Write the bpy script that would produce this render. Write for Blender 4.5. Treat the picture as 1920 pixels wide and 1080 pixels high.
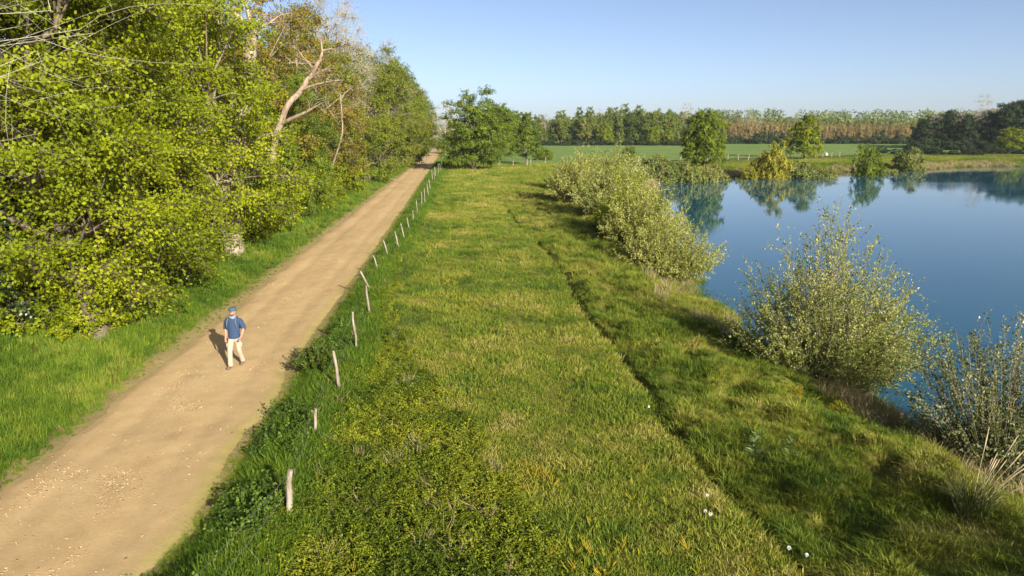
import bpy, math, random
import numpy as np
from mathutils import Vector, Matrix

# ------------------------------------------------------------------ scene, camera, world, sun, exposure
for o in list(bpy.data.objects):
    bpy.data.objects.remove(o)
SC = bpy.context.scene
COL = SC.collection
FPX, CAM_H, PITCH = 1371.0, 6.7, math.radians(12.14)     # focal length in photo pixels, drone height, downward tilt
cd = bpy.data.cameras.new('camera')
cd.sensor_width = 36.0
cd.lens = 36.0 * FPX / 1920.0
cd.clip_start, cd.clip_end = 0.2, 8000
cam = bpy.data.objects.new('camera', cd)
cam.location = (0, 0, CAM_H)
cam.rotation_euler = (math.pi / 2 - PITCH, 0, 0)
COL.objects.link(cam)
SC.camera = cam

SUN_AZ, SUN_EL = math.radians(149.8), math.radians(20.5)   # clockwise from +Y: behind the camera, to its right
SUNV = Vector((math.sin(SUN_AZ) * math.cos(SUN_EL), math.cos(SUN_AZ) * math.cos(SUN_EL), math.sin(SUN_EL)))
w = bpy.data.worlds.new('World')
SC.world = w
w.use_nodes = True
nt = w.node_tree
nt.nodes.clear()
sky = nt.nodes.new('ShaderNodeTexSky')
sky.sky_type = 'NISHITA'
sky.sun_disc = False
sky.sun_elevation = SUN_EL
sky.sun_rotation = SUN_AZ
sky.altitude = 50
sky.air_density = 0.5
sky.dust_density = 1.3
sky.ozone_density = 2.0
bg = nt.nodes.new('ShaderNodeBackground')
bg.inputs['Strength'].default_value = 0.085
out = nt.nodes.new('ShaderNodeOutputWorld')
tintn = nt.nodes.new('ShaderNodeMix')                      # a little warmer all over, like the camera's white balance
tintn.data_type = 'RGBA'
tintn.blend_type = 'MULTIPLY'
tintn.inputs['Factor'].default_value = 1
tintn.inputs['B'].default_value = (1.17, 1.04, 0.95, 1)
nt.links.new(sky.outputs[0], tintn.inputs['A'])
nt.links.new(tintn.outputs['Result'], bg.inputs[0])
nt.links.new(bg.outputs[0], out.inputs[0])
sl = bpy.data.lights.new('sun', 'SUN')
sl.energy = 5.0
sl.angle = math.radians(0.53)
sl.color = (1.0, 0.93, 0.81)
sun = bpy.data.objects.new('sun', sl)
sun.rotation_euler = SUNV.to_track_quat('Z', 'Y').to_euler()
COL.objects.link(sun)
SC.view_settings.view_transform = 'Standard'
SC.view_settings.look = 'None'
SC.view_settings.gamma = 1
SC.view_settings.use_curve_mapping = False
SC.view_settings.exposure = 1.15
SC.render.engine = 'CYCLES'
SC.cycles.max_bounces = 5
SC.cycles.diffuse_bounces = 3
SC.cycles.glossy_bounces = 3
SC.cycles.transmission_bounces = 3
SC.cycles.use_denoising = True
SC.cycles.caustics_reflective = False
SC.cycles.caustics_refractive = False

# ------------------------------------------------------------------ helpers
PI = math.pi
HAZE = 0.00008


def gp(px, py, z=0.0):
    """ground point that a photo pixel looks at (height z)"""
    x = (px - 960) / FPX
    y = -(py - 540) / FPX
    d = (x, math.cos(PITCH) + y * math.sin(PITCH), -math.sin(PITCH) + y * math.cos(PITCH))
    t = (z - CAM_H) / d[2]
    return d[0] * t, d[1] * t


def R(seed):
    return np.random.default_rng(seed)


def vnoise(x, y, seed=0):
    """smooth 2-D value noise in 0..1"""
    x = np.asarray(x, float); y = np.asarray(y, float)
    xi = np.floor(x).astype(np.int64); yi = np.floor(y).astype(np.int64)
    fx = x - xi; fy = y - yi
    fx = fx * fx * (3 - 2 * fx); fy = fy * fy * (3 - 2 * fy)

    def hsh(a, b):
        n = (a * 374761393 + b * 668265263 + seed * 974711) & 0x7fffffff
        n = ((n ^ (n >> 13)) * 1274126177) & 0x7fffffff
        return ((n ^ (n >> 16)) & 0xffff) / 65535.0
    a = hsh(xi, yi); b = hsh(xi + 1, yi); c = hsh(xi, yi + 1); d = hsh(xi + 1, yi + 1)
    return (a * (1 - fx) + b * fx) * (1 - fy) + (c * (1 - fx) + d * fx) * fy


def fbm(x, y, seed=0, oct=4):
    s = 0; a = 0.5; t = 0
    for i in range(oct):
        s = s + a * vnoise(x * 2 ** i, y * 2 ** i, seed + i * 17); t += a; a *= 0.5
    return s / t


def sstep(a, b, x):
    t = np.clip((x - a) / (b - a), 0, 1)
    return t * t * (3 - 2 * t)


class Geo:
    def __init__(s):
        s.V = []; s.F = []; s.T = []; s.n = 0

    def add(s, V, F, T=None):
        V = np.asarray(V, np.float32).reshape(-1, 3)
        F = np.asarray(F, np.int64)
        s.V.append(V)
        s.F.append(F + s.n)
        s.T.append(np.full(len(V), 0.5, np.float32) if T is None else np.broadcast_to(np.asarray(T, np.float32), (len(V),)))
        s.n += len(V)
        return s

    def tube(s, P, r, sides=6, T=None, cap=False):
        P = np.asarray(P, float); n = len(P)
        r = np.broadcast_to(np.asarray(r, float), (n,))
        tg = np.gradient(P, axis=0)
        tg /= np.linalg.norm(tg, axis=1)[:, None] + 1e-9
        ref = np.array([1.0, 0, 0]) if abs(tg[0][0]) < 0.8 else np.array([0, 1.0, 0])
        u = np.cross(tg, ref); u /= np.linalg.norm(u, axis=1)[:, None] + 1e-9
        v = np.cross(tg, u)
        a = np.arange(sides) * 2 * PI / sides
        V = P[:, None, :] + r[:, None, None] * (np.cos(a)[None, :, None] * u[:, None, :] + np.sin(a)[None, :, None] * v[:, None, :])
        i = np.arange(n - 1)[:, None]; j = np.arange(sides)[None, :]; k = (j + 1) % sides
        F = np.stack([i * sides + j, i * sides + k, (i + 1) * sides + k, (i + 1) * sides + j], -1).reshape(-1, 4)
        s.add(V.reshape(-1, 3), F, T)
        if cap:
            for e in (0, n - 1):
                c = P[e]
                VV = np.vstack([V[e], c[None]])
                FF = np.array([[q, (q + 1) % sides, sides, sides] for q in range(sides)])[:, :3]
                s.add(VV, FF, T)
        return s

    def segs(s, A, B, ra, rb, T=None):
        """many straight three-sided twigs at once"""
        A = np.asarray(A, float); B = np.asarray(B, float); n = len(A)
        if n == 0:
            return s
        t = B - A; t /= np.linalg.norm(t, axis=1)[:, None] + 1e-9
        ref = np.where(np.abs(t[:, :1]) < 0.8, np.array([[1.0, 0, 0]]), np.array([[0, 1.0, 0]]))
        u = np.cross(t, ref); u /= np.linalg.norm(u, axis=1)[:, None] + 1e-9
        v = np.cross(t, u)
        V = np.empty((n, 6, 3))
        for q in range(3):
            d = math.cos(q * 2.094) * u + math.sin(q * 2.094) * v
            V[:, q] = A + d * np.broadcast_to(np.asarray(ra, float).reshape(-1, 1), (n, 1))
            V[:, 3 + q] = B + d * np.broadcast_to(np.asarray(rb, float).reshape(-1, 1), (n, 1))
        base = (np.arange(n) * 6)[:, None, None]
        F = base + np.array([[0, 1, 4, 3], [1, 2, 5, 4], [2, 0, 3, 5]])[None]
        TT = None if T is None else np.repeat(np.broadcast_to(T, (n,)), 6)
        return s.add(V.reshape(-1, 3), F.reshape(-1, 4), TT)

    def leaves(s, P, A, N, size, T, elong=1.6):
        """rhombic leaves: P base points, A axis, N rough normal, size length"""
        n = len(P)
        if n == 0:
            return s
        A = A / (np.linalg.norm(A, axis=1)[:, None] + 1e-9)
        B = np.cross(N, A); B /= np.linalg.norm(B, axis=1)[:, None] + 1e-9
        M = np.cross(A, B)
        L = np.broadcast_to(np.asarray(size, float), (n,))[:, None]
        V = np.empty((n, 4, 3), np.float32)
        V[:, 0] = P
        V[:, 1] = P + A * L * 0.45 + B * L * 0.5 / elong + M * L * 0.10
        V[:, 2] = P + A * L
        V[:, 3] = P + A * L * 0.45 - B * L * 0.5 / elong + M * L * 0.10
        F = (np.arange(n) * 4)[:, None] + np.arange(4)[None]
        return s.add(V.reshape(-1, 3), F, np.repeat(T, 4))

    def mesh(s, name, mat, smooth=False):
        me = bpy.data.meshes.new(name)
        V = np.concatenate(s.V)
        me.vertices.add(len(V)); me.vertices.foreach_set('co', V.ravel())
        lv = np.concatenate([f.ravel() for f in s.F])
        cnt = np.concatenate([np.full(len(f), f.shape[1], np.int64) for f in s.F])
        st = np.concatenate([[0], np.cumsum(cnt)[:-1]])
        me.loops.add(len(lv)); me.loops.foreach_set('vertex_index', lv.astype(np.int32))
        me.polygons.add(len(cnt)); me.polygons.foreach_set('loop_start', st.astype(np.int32))
        at = me.attributes.new('tint', 'FLOAT', 'POINT')
        at.data.foreach_set('value', np.concatenate(s.T).astype(np.float32))
        me.update(calc_edges=True)
        if smooth:
            me.polygons.foreach_set('use_smooth', np.ones(len(cnt), bool))
        if mat:
            me.materials.append(mat)
        return me


def link(name, me, parent=None, loc=None):
    o = bpy.data.objects.new(name, me)
    COL.objects.link(o)
    if parent:
        o.parent = parent
    if loc is not None:
        o.location = loc
    return o


def tag(o, label=None, cat=None, group=None, kind=None):
    if label: o['label'] = label
    if cat: o['category'] = cat
    if group: o['group'] = group
    if kind: o['kind'] = kind
    return o


def copy_tree(o, parent=None):
    c = o.copy(); COL.objects.link(c)
    if parent: c.parent = parent
    for ch in o.children:
        copy_tree(ch, c)
    return c


# ------------------------------------------------------------------ materials
def ramp(nt, cols, fac):
    r = nt.nodes.new('ShaderNodeValToRGB')
    el = r.color_ramp.elements
    for i, c in enumerate(cols):
        p = c[3] if len(c) > 3 else i / (len(cols) - 1)
        e = el[i] if i < 2 else el.new(p)
        e.position = p
        e.color = (c[0], c[1], c[2], 1)
    nt.links.new(fac, r.inputs[0])
    return r.outputs[0]


def new_mat(name):
    m = bpy.data.materials.new(name); m.use_nodes = True
    nt = m.node_tree
    return m, nt, nt.nodes['Principled BSDF'], nt.nodes['Material Output']


def noise(nt, scale, detail=4, rough=0.55, coord='Object', stretch=None):
    tc = nt.nodes.new('ShaderNodeTexCoord')
    n = nt.nodes.new('ShaderNodeTexNoise')
    n.inputs['Scale'].default_value = scale
    n.inputs['Detail'].default_value = detail
    n.inputs['Roughness'].default_value = rough
    src = tc.outputs[coord]
    if stretch:
        mp = nt.nodes.new('ShaderNodeMapping'); mp.inputs['Scale'].default_value = stretch
        nt.links.new(src, mp.inputs[0]); src = mp.outputs[0]
    nt.links.new(src, n.inputs['Vector'])
    return n.outputs['Fac']


def math_n(nt, op, a, b=None, clamp=False):
    n = nt.nodes.new('ShaderNodeMath'); n.operation = op; n.use_clamp = clamp
    for i, v in enumerate((a, b)):
        if v is None: continue
        if isinstance(v, (int, float)): n.inputs[i].default_value = v
        else: nt.links.new(v, n.inputs[i])
    return n.outputs[0]


def leaf_mat(name, cols, trans=0.3, instancer=False, objvar=0.0, rough=0.6, spec=0.2):
    m, nt, p, out = new_mat(name)
    a = nt.nodes.new('ShaderNodeAttribute'); a.attribute_name = 'tint'
    f = a.outputs['Fac']
    if instancer:
        b = nt.nodes.new('ShaderNodeAttribute'); b.attribute_type = 'INSTANCER'; b.attribute_name = 'itint'
        f = math_n(nt, 'ADD', math_n(nt, 'MULTIPLY', f, 0.35), math_n(nt, 'SUBTRACT', b.outputs['Fac'], 0.175), True)
    if objvar:
        oi = nt.nodes.new('ShaderNodeObjectInfo')
        f = math_n(nt, 'ADD', f, math_n(nt, 'MULTIPLY', math_n(nt, 'SUBTRACT', oi.outputs['Random'], 0.5), objvar), True)
    c = ramp(nt, cols, f)
    nt.links.new(c, p.inputs['Base Color'])
    p.inputs['Roughness'].default_value = rough
    p.inputs['Specular IOR Level'].default_value = spec
    if trans:
        t = nt.nodes.new('ShaderNodeBsdfTranslucent')
        g = nt.nodes.new('ShaderNodeMix'); g.data_type = 'RGBA'; g.blend_type = 'MULTIPLY'
        g.inputs['Factor'].default_value = 1
        nt.links.new(c, g.inputs['A']); g.inputs['B'].default_value = (1.25, 1.3, 0.5, 1)
        nt.links.new(g.outputs['Result'], t.inputs[0])
        mx = nt.nodes.new('ShaderNodeMixShader'); mx.inputs[0].default_value = trans
        nt.links.new(p.outputs[0], mx.inputs[1]); nt.links.new(t.outputs[0], mx.inputs[2])
        nt.links.new(mx.outputs[0], out.inputs[0])
    return m


def solid(name, cols, scale=6, rough=0.85, bump=0.0, bscale=None, stretch=None, detail=4, dist=0.02):
    m, nt, p, out = new_mat(name)
    f = noise(nt, scale, detail, 0.6, stretch=stretch)
    nt.links.new(ramp(nt, cols, f), p.inputs['Base Color'])
    p.inputs['Roughness'].default_value = rough
    p.inputs['Specular IOR Level'].default_value = 0.25
    if bump:
        b = nt.nodes.new('ShaderNodeBump'); b.inputs['Strength'].default_value = bump; b.inputs['Distance'].default_value = dist
        nt.links.new(noise(nt, bscale or scale * 3, 5, 0.65, stretch=stretch), b.inputs['Height'])
        nt.links.new(b.outputs[0], p.inputs['Normal'])
    return m


M = {}
M['bark'] = solid('bark', [(.045, .035, .025, .3), (.12, .095, .065, .55), (.20, .17, .12, .8)], 3, .9, .8, 9, (3, 3, .6))
M['bark_pale'] = solid('bark_pale', [(.10, .075, .055, .3), (.24, .195, .145, .5), (.37, .32, .25, .8)], 2.5, .9, .9, 8, (3, 3, .6))
M['deadwood'] = solid('deadwood', [(.12, .075, .045, .25), (.28, .21, .15, .48), (.42, .36, .28, .8)], 1.6, .9, .8, 7, (2.5, 2.5, .7))
M['twig_grey'] = solid('twig_grey', [(.25, .24, .18, .3), (.42, .40, .32, .7)], 4, .9)
M['stem_brown'] = solid('stem_brown', [(.09, .07, .045, .3), (.20, .16, .11, .7)], 5, .9)
M['leaf_lime'] = leaf_mat('leaf_lime', [(.060, .090, .003), (.140, .182, .004), (.225, .262, .005), (.33, .345, .012)], .32)
M['leaf_mid'] = leaf_mat('leaf_mid', [(.045, .080, .008), (.095, .145, .010), (.16, .21, .014), (.23, .26, .02)], .3, objvar=.25)
M['leaf_olive'] = leaf_mat('leaf_olive', [(.055, .075, .008), (.105, .140, .010), (.16, .185, .012), (.25, .205, .02)], .25, objvar=.2)
M['leaf_bronze'] = leaf_mat('leaf_bronze', [(.085, .085, .012), (.145, .125, .014), (.20, .145, .018), (.27, .155, .025)], .25, objvar=.15)
M['leaf_dark'] = leaf_mat('leaf_dark', [(.010, .022, .010), (.022, .042, .014), (.035, .06, .016), (.06, .08, .02)], .12, objvar=.2)
M['leaf_wood'] = leaf_mat('leaf_wood', [(.045, .075, .012), (.09, .135, .018), (.145, .185, .025), (.20, .185, .05)], .2, objvar=.7)
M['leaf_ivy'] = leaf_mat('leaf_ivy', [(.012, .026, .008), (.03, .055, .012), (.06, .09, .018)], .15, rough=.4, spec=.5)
M['leaf_bud'] = leaf_mat('leaf_bud', [(.20, .15, .10), (.30, .235, .15), (.36, .29, .18)], .2)
M['leaf_poplar'] = leaf_mat('leaf_poplar', [(.19, .15, .06), (.26, .195, .08), (.31, .24, .10), (.23, .23, .07)], .2, objvar=.35)
M['leaf_willow'] = leaf_mat('leaf_willow', [(.10, .135, .020), (.19, .225, .044), (.285, .305, .078), (.39, .395, .17)], .28)
M['leaf_willow_pale'] = leaf_mat('leaf_willow_pale', [(.13, .155, .025), (.235, .26, .048), (.335, .345, .078), (.43, .42, .14)], .28)
M['leaf_willow_dark'] = leaf_mat('leaf_willow_dark', [(.05, .07, .016), (.105, .13, .032), (.19, .215, .08), (.42, .42, .28)], .2)
M['leaf_gold'] = leaf_mat('leaf_gold', [(.12, .135, .012), (.225, .225, .020), (.33, .31, .035), (.40, .365, .05)], .28)
M['leaf_sage'] = leaf_mat('leaf_sage', [(.07, .10, .02), (.14, .175, .04), (.22, .24, .06), (.28, .27, .08)], .25, objvar=.35)
M['grass'] = leaf_mat('grass', [(.046, .090, .010, 0), (.100, .155, .014, .25), (.165, .210, .020, .5), (.245, .245, .032, .75), (.37, .315, .10, 1)], .25, True)
M['lush'] = leaf_mat('lush', [(.038, .085, .007, 0), (.080, .145, .010, .4), (.14, .21, .015, .75), (.22, .24, .035, 1)], .28, True)
M['dry'] = leaf_mat('dry', [(.16, .14, .06), (.30, .23, .12), (.42, .34, .20)], .2, True)
M['bramble'] = leaf_mat('bramble', [(.06, .095, .008), (.13, .17, .010), (.20, .225, .013), (.27, .265, .025)], .25, True)
M['nettle'] = leaf_mat('nettle', [(.03, .06, .01), (.07, .12, .015), (.13, .19, .025)], .2, True)
M['flower'] = leaf_mat('flower', [(.22, .24, .015), (.36, .31, .02), (.34, .20, .02)], .15, True)
M['chip'] = leaf_mat('chip', [(.20, .12, .06), (.38, .26, .14), (.54, .42, .27)], 0, True)
M['post'] = solid('post', [(.11, .08, .055, .3), (.23, .195, .15, .47), (.36, .33, .28, .75)], 4, .9, .9, 14, (3, 3, .5), dist=.01)
M['wire'] = solid('wire', [(.10, .10, .10), (.18, .17, .16)], 8, .5)
M['water'] = None

# ------------------------------------------------------------------ layout curves (world metres)
def path_c(y):
    y = np.asarray(y, float)
    return -6.86 - 0.0735 * y - 0.000012 * np.maximum(y - 60, 0) ** 2


def path_s(x, y):
    return x - path_c(y)                                   # signed distance right of the path's centre line


HALF = 1.98
TRAIL_PX = [(945, 372), (950, 395), (975, 425), (1000, 450), (1040, 485), (1060, 515), (1080, 560), (1110, 595), (1150, 645), (1190, 690),
            (1225, 740), (1250, 795), (1290, 845), (1340, 905), (1390, 950), (1440, 1000), (1500, 1075), (1560, 1160)]
TRAIL = np.array([gp(*p) for p in TRAIL_PX])
WZ = -1.1                                                   # water level
NEAR_PX = [(1225, 338), (1236, 370), (1246, 420), (1292, 520), (1372, 590), (1405, 628), (1500, 682), (1600, 728), (1700, 792), (1800, 848), (1925, 890), (2300, 1060)]
FAR_PX = [(2500, 318), (2100, 313), (1930, 312.5), (1850, 312), (1790, 314), (1745, 317.5), (1690, 320), (1640, 322), (1590, 322.5), (1540, 326), (1480, 329), (1400, 331), (1300, 334), (1255, 336)]
SHORE = np.array([gp(px, py, WZ) for px, py in NEAR_PX] + [(60, 8), (175, 40)] + [gp(px, py, WZ) for px, py in FAR_PX])
FENCE_PX = [(540, 985), (589, 835), (640, 745), (671, 671), (695, 600), (701, 557), (715, 517), (731, 487), (750, 473), (761, 457), (769, 437), (775, 422), (783, 408),
            (791, 393), (797, 386), (804, 373), (808, 364), (812, 346), (815, 341), (818, 336), (822, 331), (826, 325), (829, 320)]
FENCE = np.array([(-4.35, 5.2)] + [gp(*p) for p in FENCE_PX])


def pl_dist(X, Y, P, signed_side=False):
    """distance from points to a polyline, and which side (+ right of travel)"""
    best = np.full(X.shape, 1e9); side = np.zeros(X.shape)
    for (ax, ay), (bx, by) in zip(P[:-1], P[1:]):
        dx, dy = bx - ax, by - ay
        t = np.clip(((X - ax) * dx + (Y - ay) * dy) / (dx * dx + dy * dy + 1e-9), 0, 1)
        d = np.hypot(X - ax - t * dx, Y - ay - t * dy)
        c = (X - ax) * dy - (Y - ay) * dx
        m = d < best
        best = np.where(m, d, best); side = np.where(m, np.sign(c), side)
    return best, side


def inside(X, Y, P):
    c = np.zeros(X.shape, bool)
    n = len(P)
    for i in range(n):
        x1, y1 = P[i]; x2, y2 = P[(i + 1) % n]
        if y1 == y2: continue
        cond = ((y1 > Y) != (y2 > Y)) & (X < (x2 - x1) * (Y - y1) / (y2 - y1) + x1)
        c ^= cond
    return c


SHORE_C = np.vstack([SHORE, SHORE[:1]])


def shore_d(X, Y):
    """distance to the waterline, negative over the water"""
    wob = (vnoise(X * .5, Y * .5, 5) - .5) * np.clip(30 / (np.abs(Y) + 1), 0.3, 1) * 1.4
    d, _ = pl_dist(X, Y, SHORE_C)
    return np.where(inside(X, Y, SHORE), -d, d) + wob


def trail_d(X, Y):
    d, s = pl_dist(X, Y, TRAIL)
    return d, s                                            # the trail runs from far to near: + is the camera-left side


def fence_x(Y):
    return np.interp(Y, FENCE[:, 1], FENCE[:, 0])


def height(X, Y):
    X = np.asarray(X, float); Y = np.asarray(Y, float)
    s = path_s(X, Y)
    nearw = np.clip(60 / (Y + 20), 0, 1)
    h = (fbm(X * .12, Y * .12, 3) - .5) * .35 + (fbm(X * .9, Y * .9, 7, 3) - .5) * .16 * nearw
    # path trench
    k = sstep(HALF - .2, HALF + .7, np.abs(s))
    h = h * k - .06 * (1 - k)
    # left verge rises a little, wood floor
    h += sstep(HALF, HALF + 2.0, -s) * .12
    # low bank under the fence line (ditch towards the path)
    fx = X - fence_x(Y)
    h += .18 * np.exp(-(fx / .9) ** 2) * sstep(175, 100, Y)
    # bank to the water
    sd = shore_d(X, Y)
    td, ts = trail_d(X, Y)
    onbank = (X > np.interp(Y, TRAIL[::-1, 1], TRAIL[::-1, 0])) & (Y < 130)
    tus = (fbm(X * 1.5, Y * 1.5, 11, 2) - .45)
    h += np.where(onbank, 1, 0) * sstep(0, 1.2, td) * (np.clip(tus, -.2, 1) * .85) * np.clip(40 / (Y + 10), 0, 1) * sstep(-.5, 1.5, sd)
    far = sstep(70, 120, Y)
    wdt = 5.5 * (1 - far) + 9 * far
    drop = sstep(wdt, 0.0, sd)
    h = h * (1 - .75 * drop) + (WZ - .02) * drop ** 1.6
    h = np.where(sd < 0, np.maximum(WZ - .02 + sd * .45, -3.2), h)
    # trail groove
    h -= .24 * np.exp(-(td / .14) ** 2) * (Y < 90)
    # hills
    h += 26 * sstep(650, 1150, Y) * sstep(-100, 420, X + .05 * Y) * (0.75 + .25 * vnoise(X * .004, Y * .004, 9))
    h += 6 * sstep(700, 1400, Y)
    return h


def H1(x, y):
    return float(height(np.array([x]), np.array([y]))[0])


# ------------------------------------------------------------------ ground sheet
ya = np.concatenate([np.arange(-40, 6, 2.0), np.arange(6, 30, .15), np.arange(30, 60, .33), np.arange(60, 130, .6), np.arange(130, 260, 2.5), np.geomspace(260, 3200, 50)])
xa = np.concatenate([-np.geomspace(3000, 60, 40), np.arange(-58, -16, .8), np.arange(-16, 19, .16), np.arange(19, 60, 1.0), np.geomspace(60, 3000, 60)])
XX, YY = np.meshgrid(xa, ya)
ZZ = height(XX, YY)
g = Geo()
ny, nx = XX.shape
i = np.arange(ny - 1)[:, None] * nx + np.arange(nx - 1)[None]
F = np.stack([i, i + 1, i + nx + 1, i + nx], -1).reshape(-1, 4)
sdg = shore_d(XX, YY)
g.add(np.stack([XX, YY, ZZ], -1).reshape(-1, 3), F, np.clip((np.abs(sdg) / 2.0), 0, 1).ravel())
m, nt, p, out = new_mat('ground')
n1 = noise(nt, .35, 5, .6); n2 = noise(nt, 7, 5, .7)
f = math_n(nt, 'ADD', math_n(nt, 'MULTIPLY', n1, .6), math_n(nt, 'MULTIPLY', n2, .4))
gc = ramp(nt, [(.045, .055, .012, .28), (.10, .11, .018, .45), (.15, .145, .025, .58), (.23, .19, .06, .75)], f)
a = nt.nodes.new('ShaderNodeAttribute'); a.attribute_name = 'tint'
mud = nt.nodes.new('ShaderNodeMix'); mud.data_type = 'RGBA'
nt.links.new(math_n(nt, 'SUBTRACT', 1, math_n(nt, 'MULTIPLY', a.outputs['Fac'], 1.6), True), mud.inputs['Factor'])
nt.links.new(gc, mud.inputs['A']); mud.inputs['B'].default_value = (.16, .12, .075, 1)
wa = nt.nodes.new('ShaderNodeAttribute'); wa.attribute_name = 'worn'
wm = nt.nodes.new('ShaderNodeMix'); wm.data_type = 'RGBA'
nt.links.new(math_n(nt, 'MULTIPLY', wa.outputs['Fac'], math_n(nt, 'ADD', n2, .35), True), wm.inputs['Factor'])
nt.links.new(mud.outputs['Result'], wm.inputs['A']); wm.inputs['B'].default_value = (.34, .255, .115, 1)
nt.links.new(wm.outputs['Result'], p.inputs['Base Color'])
p.inputs['Roughness'].default_value = .95; p.inputs['Specular IOR Level'].default_value = .1
b = nt.nodes.new('ShaderNodeBump'); b.inputs['Strength'].default_value = .8; b.inputs['Distance'].default_value = .08
nt.links.new(noise(nt, 9, 6, .75), b.inputs['Height']); nt.links.new(b.outputs[0], p.inputs['Normal'])
gme = g.mesh('ground', m, True)
at = gme.attributes.new('worn', 'FLOAT', 'POINT')
ps_ = np.abs(path_s(XX, YY))
at.data.foreach_set('value', (sstep(HALF + .75, HALF + .10, ps_) * (YY > 0) * (YY < 300)).astype(np.float32).ravel())
tag(link('ground', gme), kind='structure')

# ------------------------------------------------------------------ path
py = np.concatenate([np.arange(3, 40, .15), np.arange(40, 120, .5), np.arange(120, 300, 2.0)])
ps = np.linspace(-1, 1, 41)
SS, PY = np.meshgrid(ps, py)
el = HALF + .28 * (fbm(py * .55, py * 0, 21, 4) - .5) * 2
er = HALF + .30 * (fbm(py * .6, py * 0 + 5, 22, 4) - .5) * 2
wd = np.where(SS < 0, el[:, None], er[:, None]) * (1 + .10 * (PY < 30) * np.clip((25 - PY) / 15, 0, 1) * (SS > 0))
PX = path_c(PY) + SS * wd
PZ = .012 - .03 * SS ** 4 + (fbm(PX * .8, PY * .8, 31, 3) - .5) * .05 + (fbm(PX * 4, PY * 4, 33, 2) - .5) * .014
PZ -= .03 * (np.exp(-((np.abs(SS) - .45) / .14) ** 2))
kk = sstep(.84, 1.0, np.abs(SS))
PZ = PZ * (1 - kk) - .066 * kk
g = Geo(); ny, nx = PX.shape
i = np.arange(ny - 1)[:, None] * nx + np.arange(nx - 1)[None]
g.add(np.stack([PX, PY, PZ], -1).reshape(-1, 3), np.stack([i, i + 1, i + nx + 1, i + nx], -1).reshape(-1, 4), np.where(SS > 0, SS * 1.04, -SS * .86).ravel())
m, nt, p, out = new_mat('sandy_path')
n1 = noise(nt, .5, 6, .62, stretch=(1, .35, 1)); n2 = noise(nt, 16, 6, .75); n3 = noise(nt, 2.2, 5, .7)
f = math_n(nt, 'ADD', math_n(nt, 'ADD', math_n(nt, 'MULTIPLY', n1, .45), math_n(nt, 'MULTIPLY', n2, .25)), math_n(nt, 'MULTIPLY', n3, .3))
pc = ramp(nt, [(.33, .215, .095, .30), (.44, .305, .145, .45), (.495, .35, .172, .55), (.56, .42, .225, .7)], f)
a = nt.nodes.new('ShaderNodeAttribute'); a.attribute_name = 'tint'
eg = nt.nodes.new('ShaderNodeMix'); eg.data_type = 'RGBA'
e1 = math_n(nt, 'MULTIPLY', math_n(nt, 'SUBTRACT', math_n(nt, 'ADD', a.outputs['Fac'], math_n(nt, 'MULTIPLY', n3, .5)), 1.02), 3.5, True)
nt.links.new(e1, eg.inputs['Factor']); nt.links.new(pc, eg.inputs['A']); eg.inputs['B'].default_value = (.29, .255, .07, 1)
nt.links.new(eg.outputs['Result'], p.inputs['Base Color'])
p.inputs['Roughness'].default_value = .95; p.inputs['Specular IOR Level'].default_value = .15
b = nt.nodes.new('ShaderNodeBump'); b.inputs['Strength'].default_value = .6; b.inputs['Distance'].default_value = .03
nt.links.new(noise(nt, 22, 6, .8), b.inputs['Height']); nt.links.new(b.outputs[0], p.inputs['Normal'])
M['path'] = m
tag(link('path', g.mesh('path', m, True)), kind='structure')

# little side track joining the path on the left
g = Geo()
a0 = np.array(gp(776, 336)); a1 = np.array(gp(700, 337)); 
n = 24
V = []
for k in range(n + 1):
    q = a0 + (a1 - a0) * k / n
    hw = 1.0 + .5 * (fbm(np.array(k * .4), np.array(2.), 41) - .5)
    for sgn in (-1, 1):
        yy = q[1] + sgn * hw * 1.3
        V.append((q[0], yy, H1(q[0], yy) + .05))
g.add(V, [[2 * k, 2 * k + 1, 2 * k + 3, 2 * k + 2] for k in range(n)])
tag(link('side_path', g.mesh('side_path', M['path'], True)), kind='structure')

# ------------------------------------------------------------------ crop field beyond the fences
fp = [gp(838, 308), gp(1000, 308), gp(1190, 303), gp(1600, 292), gp(1760, 288), gp(1920, 285.5)]
xs = np.linspace(-60, 260, 161)
yn = np.interp(xs, [q[0] for q in fp], [q[1] for q in fp]) + 2 * (fbm(xs * .2, xs * 0, 44) - .5)
g = Geo(); V = []; rows = 60
for r in range(rows + 1):
    t = r / rows
    yy = yn + (400 - yn) * t
    xx = np.maximum(xs, path_c(yy) + HALF + 1.2)
    V.append(np.stack([xx, yy, height(xx, yy) + .12 + .12 * min(1, r)], -1))
V = np.array(V); ny, nx = V.shape[:2]
i = np.arange(ny - 1)[:, None] * nx + np.arange(nx - 1)[None]
g.add(V.reshape(-1, 3), np.stack([i, i + 1, i + nx + 1, i + nx], -1).reshape(-1, 4))
m, nt, p, out = new_mat('young_crop')
n1 = noise(nt, .05, 5, .6, stretch=(.3, 1, 1)); n2 = noise(nt, 1.4, 5, .7, stretch=(.4, 1, 1))
f = math_n(nt, 'ADD', math_n(nt, 'MULTIPLY', n1, .6), math_n(nt, 'MULTIPLY', n2, .4))
nt.links.new(ramp(nt, [(.105, .17, .030, .3), (.145, .215, .040, .5), (.185, .255, .05, .7)], f), p.inputs['Base Color'])
p.inputs['Roughness'].default_value = .8; p.inputs['Specular IOR Level'].default_value = .2
b = nt.nodes.new('ShaderNodeBump'); b.inputs['Strength'].default_value = .7; b.inputs['Distance'].default_value = .2
nt.links.new(noise(nt, 2.5, 5, .8), b.inputs['Height']); nt.links.new(b.outputs[0], p.inputs['Normal'])
tag(link('field', g.mesh('field', m, True)), kind='structure')

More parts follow.
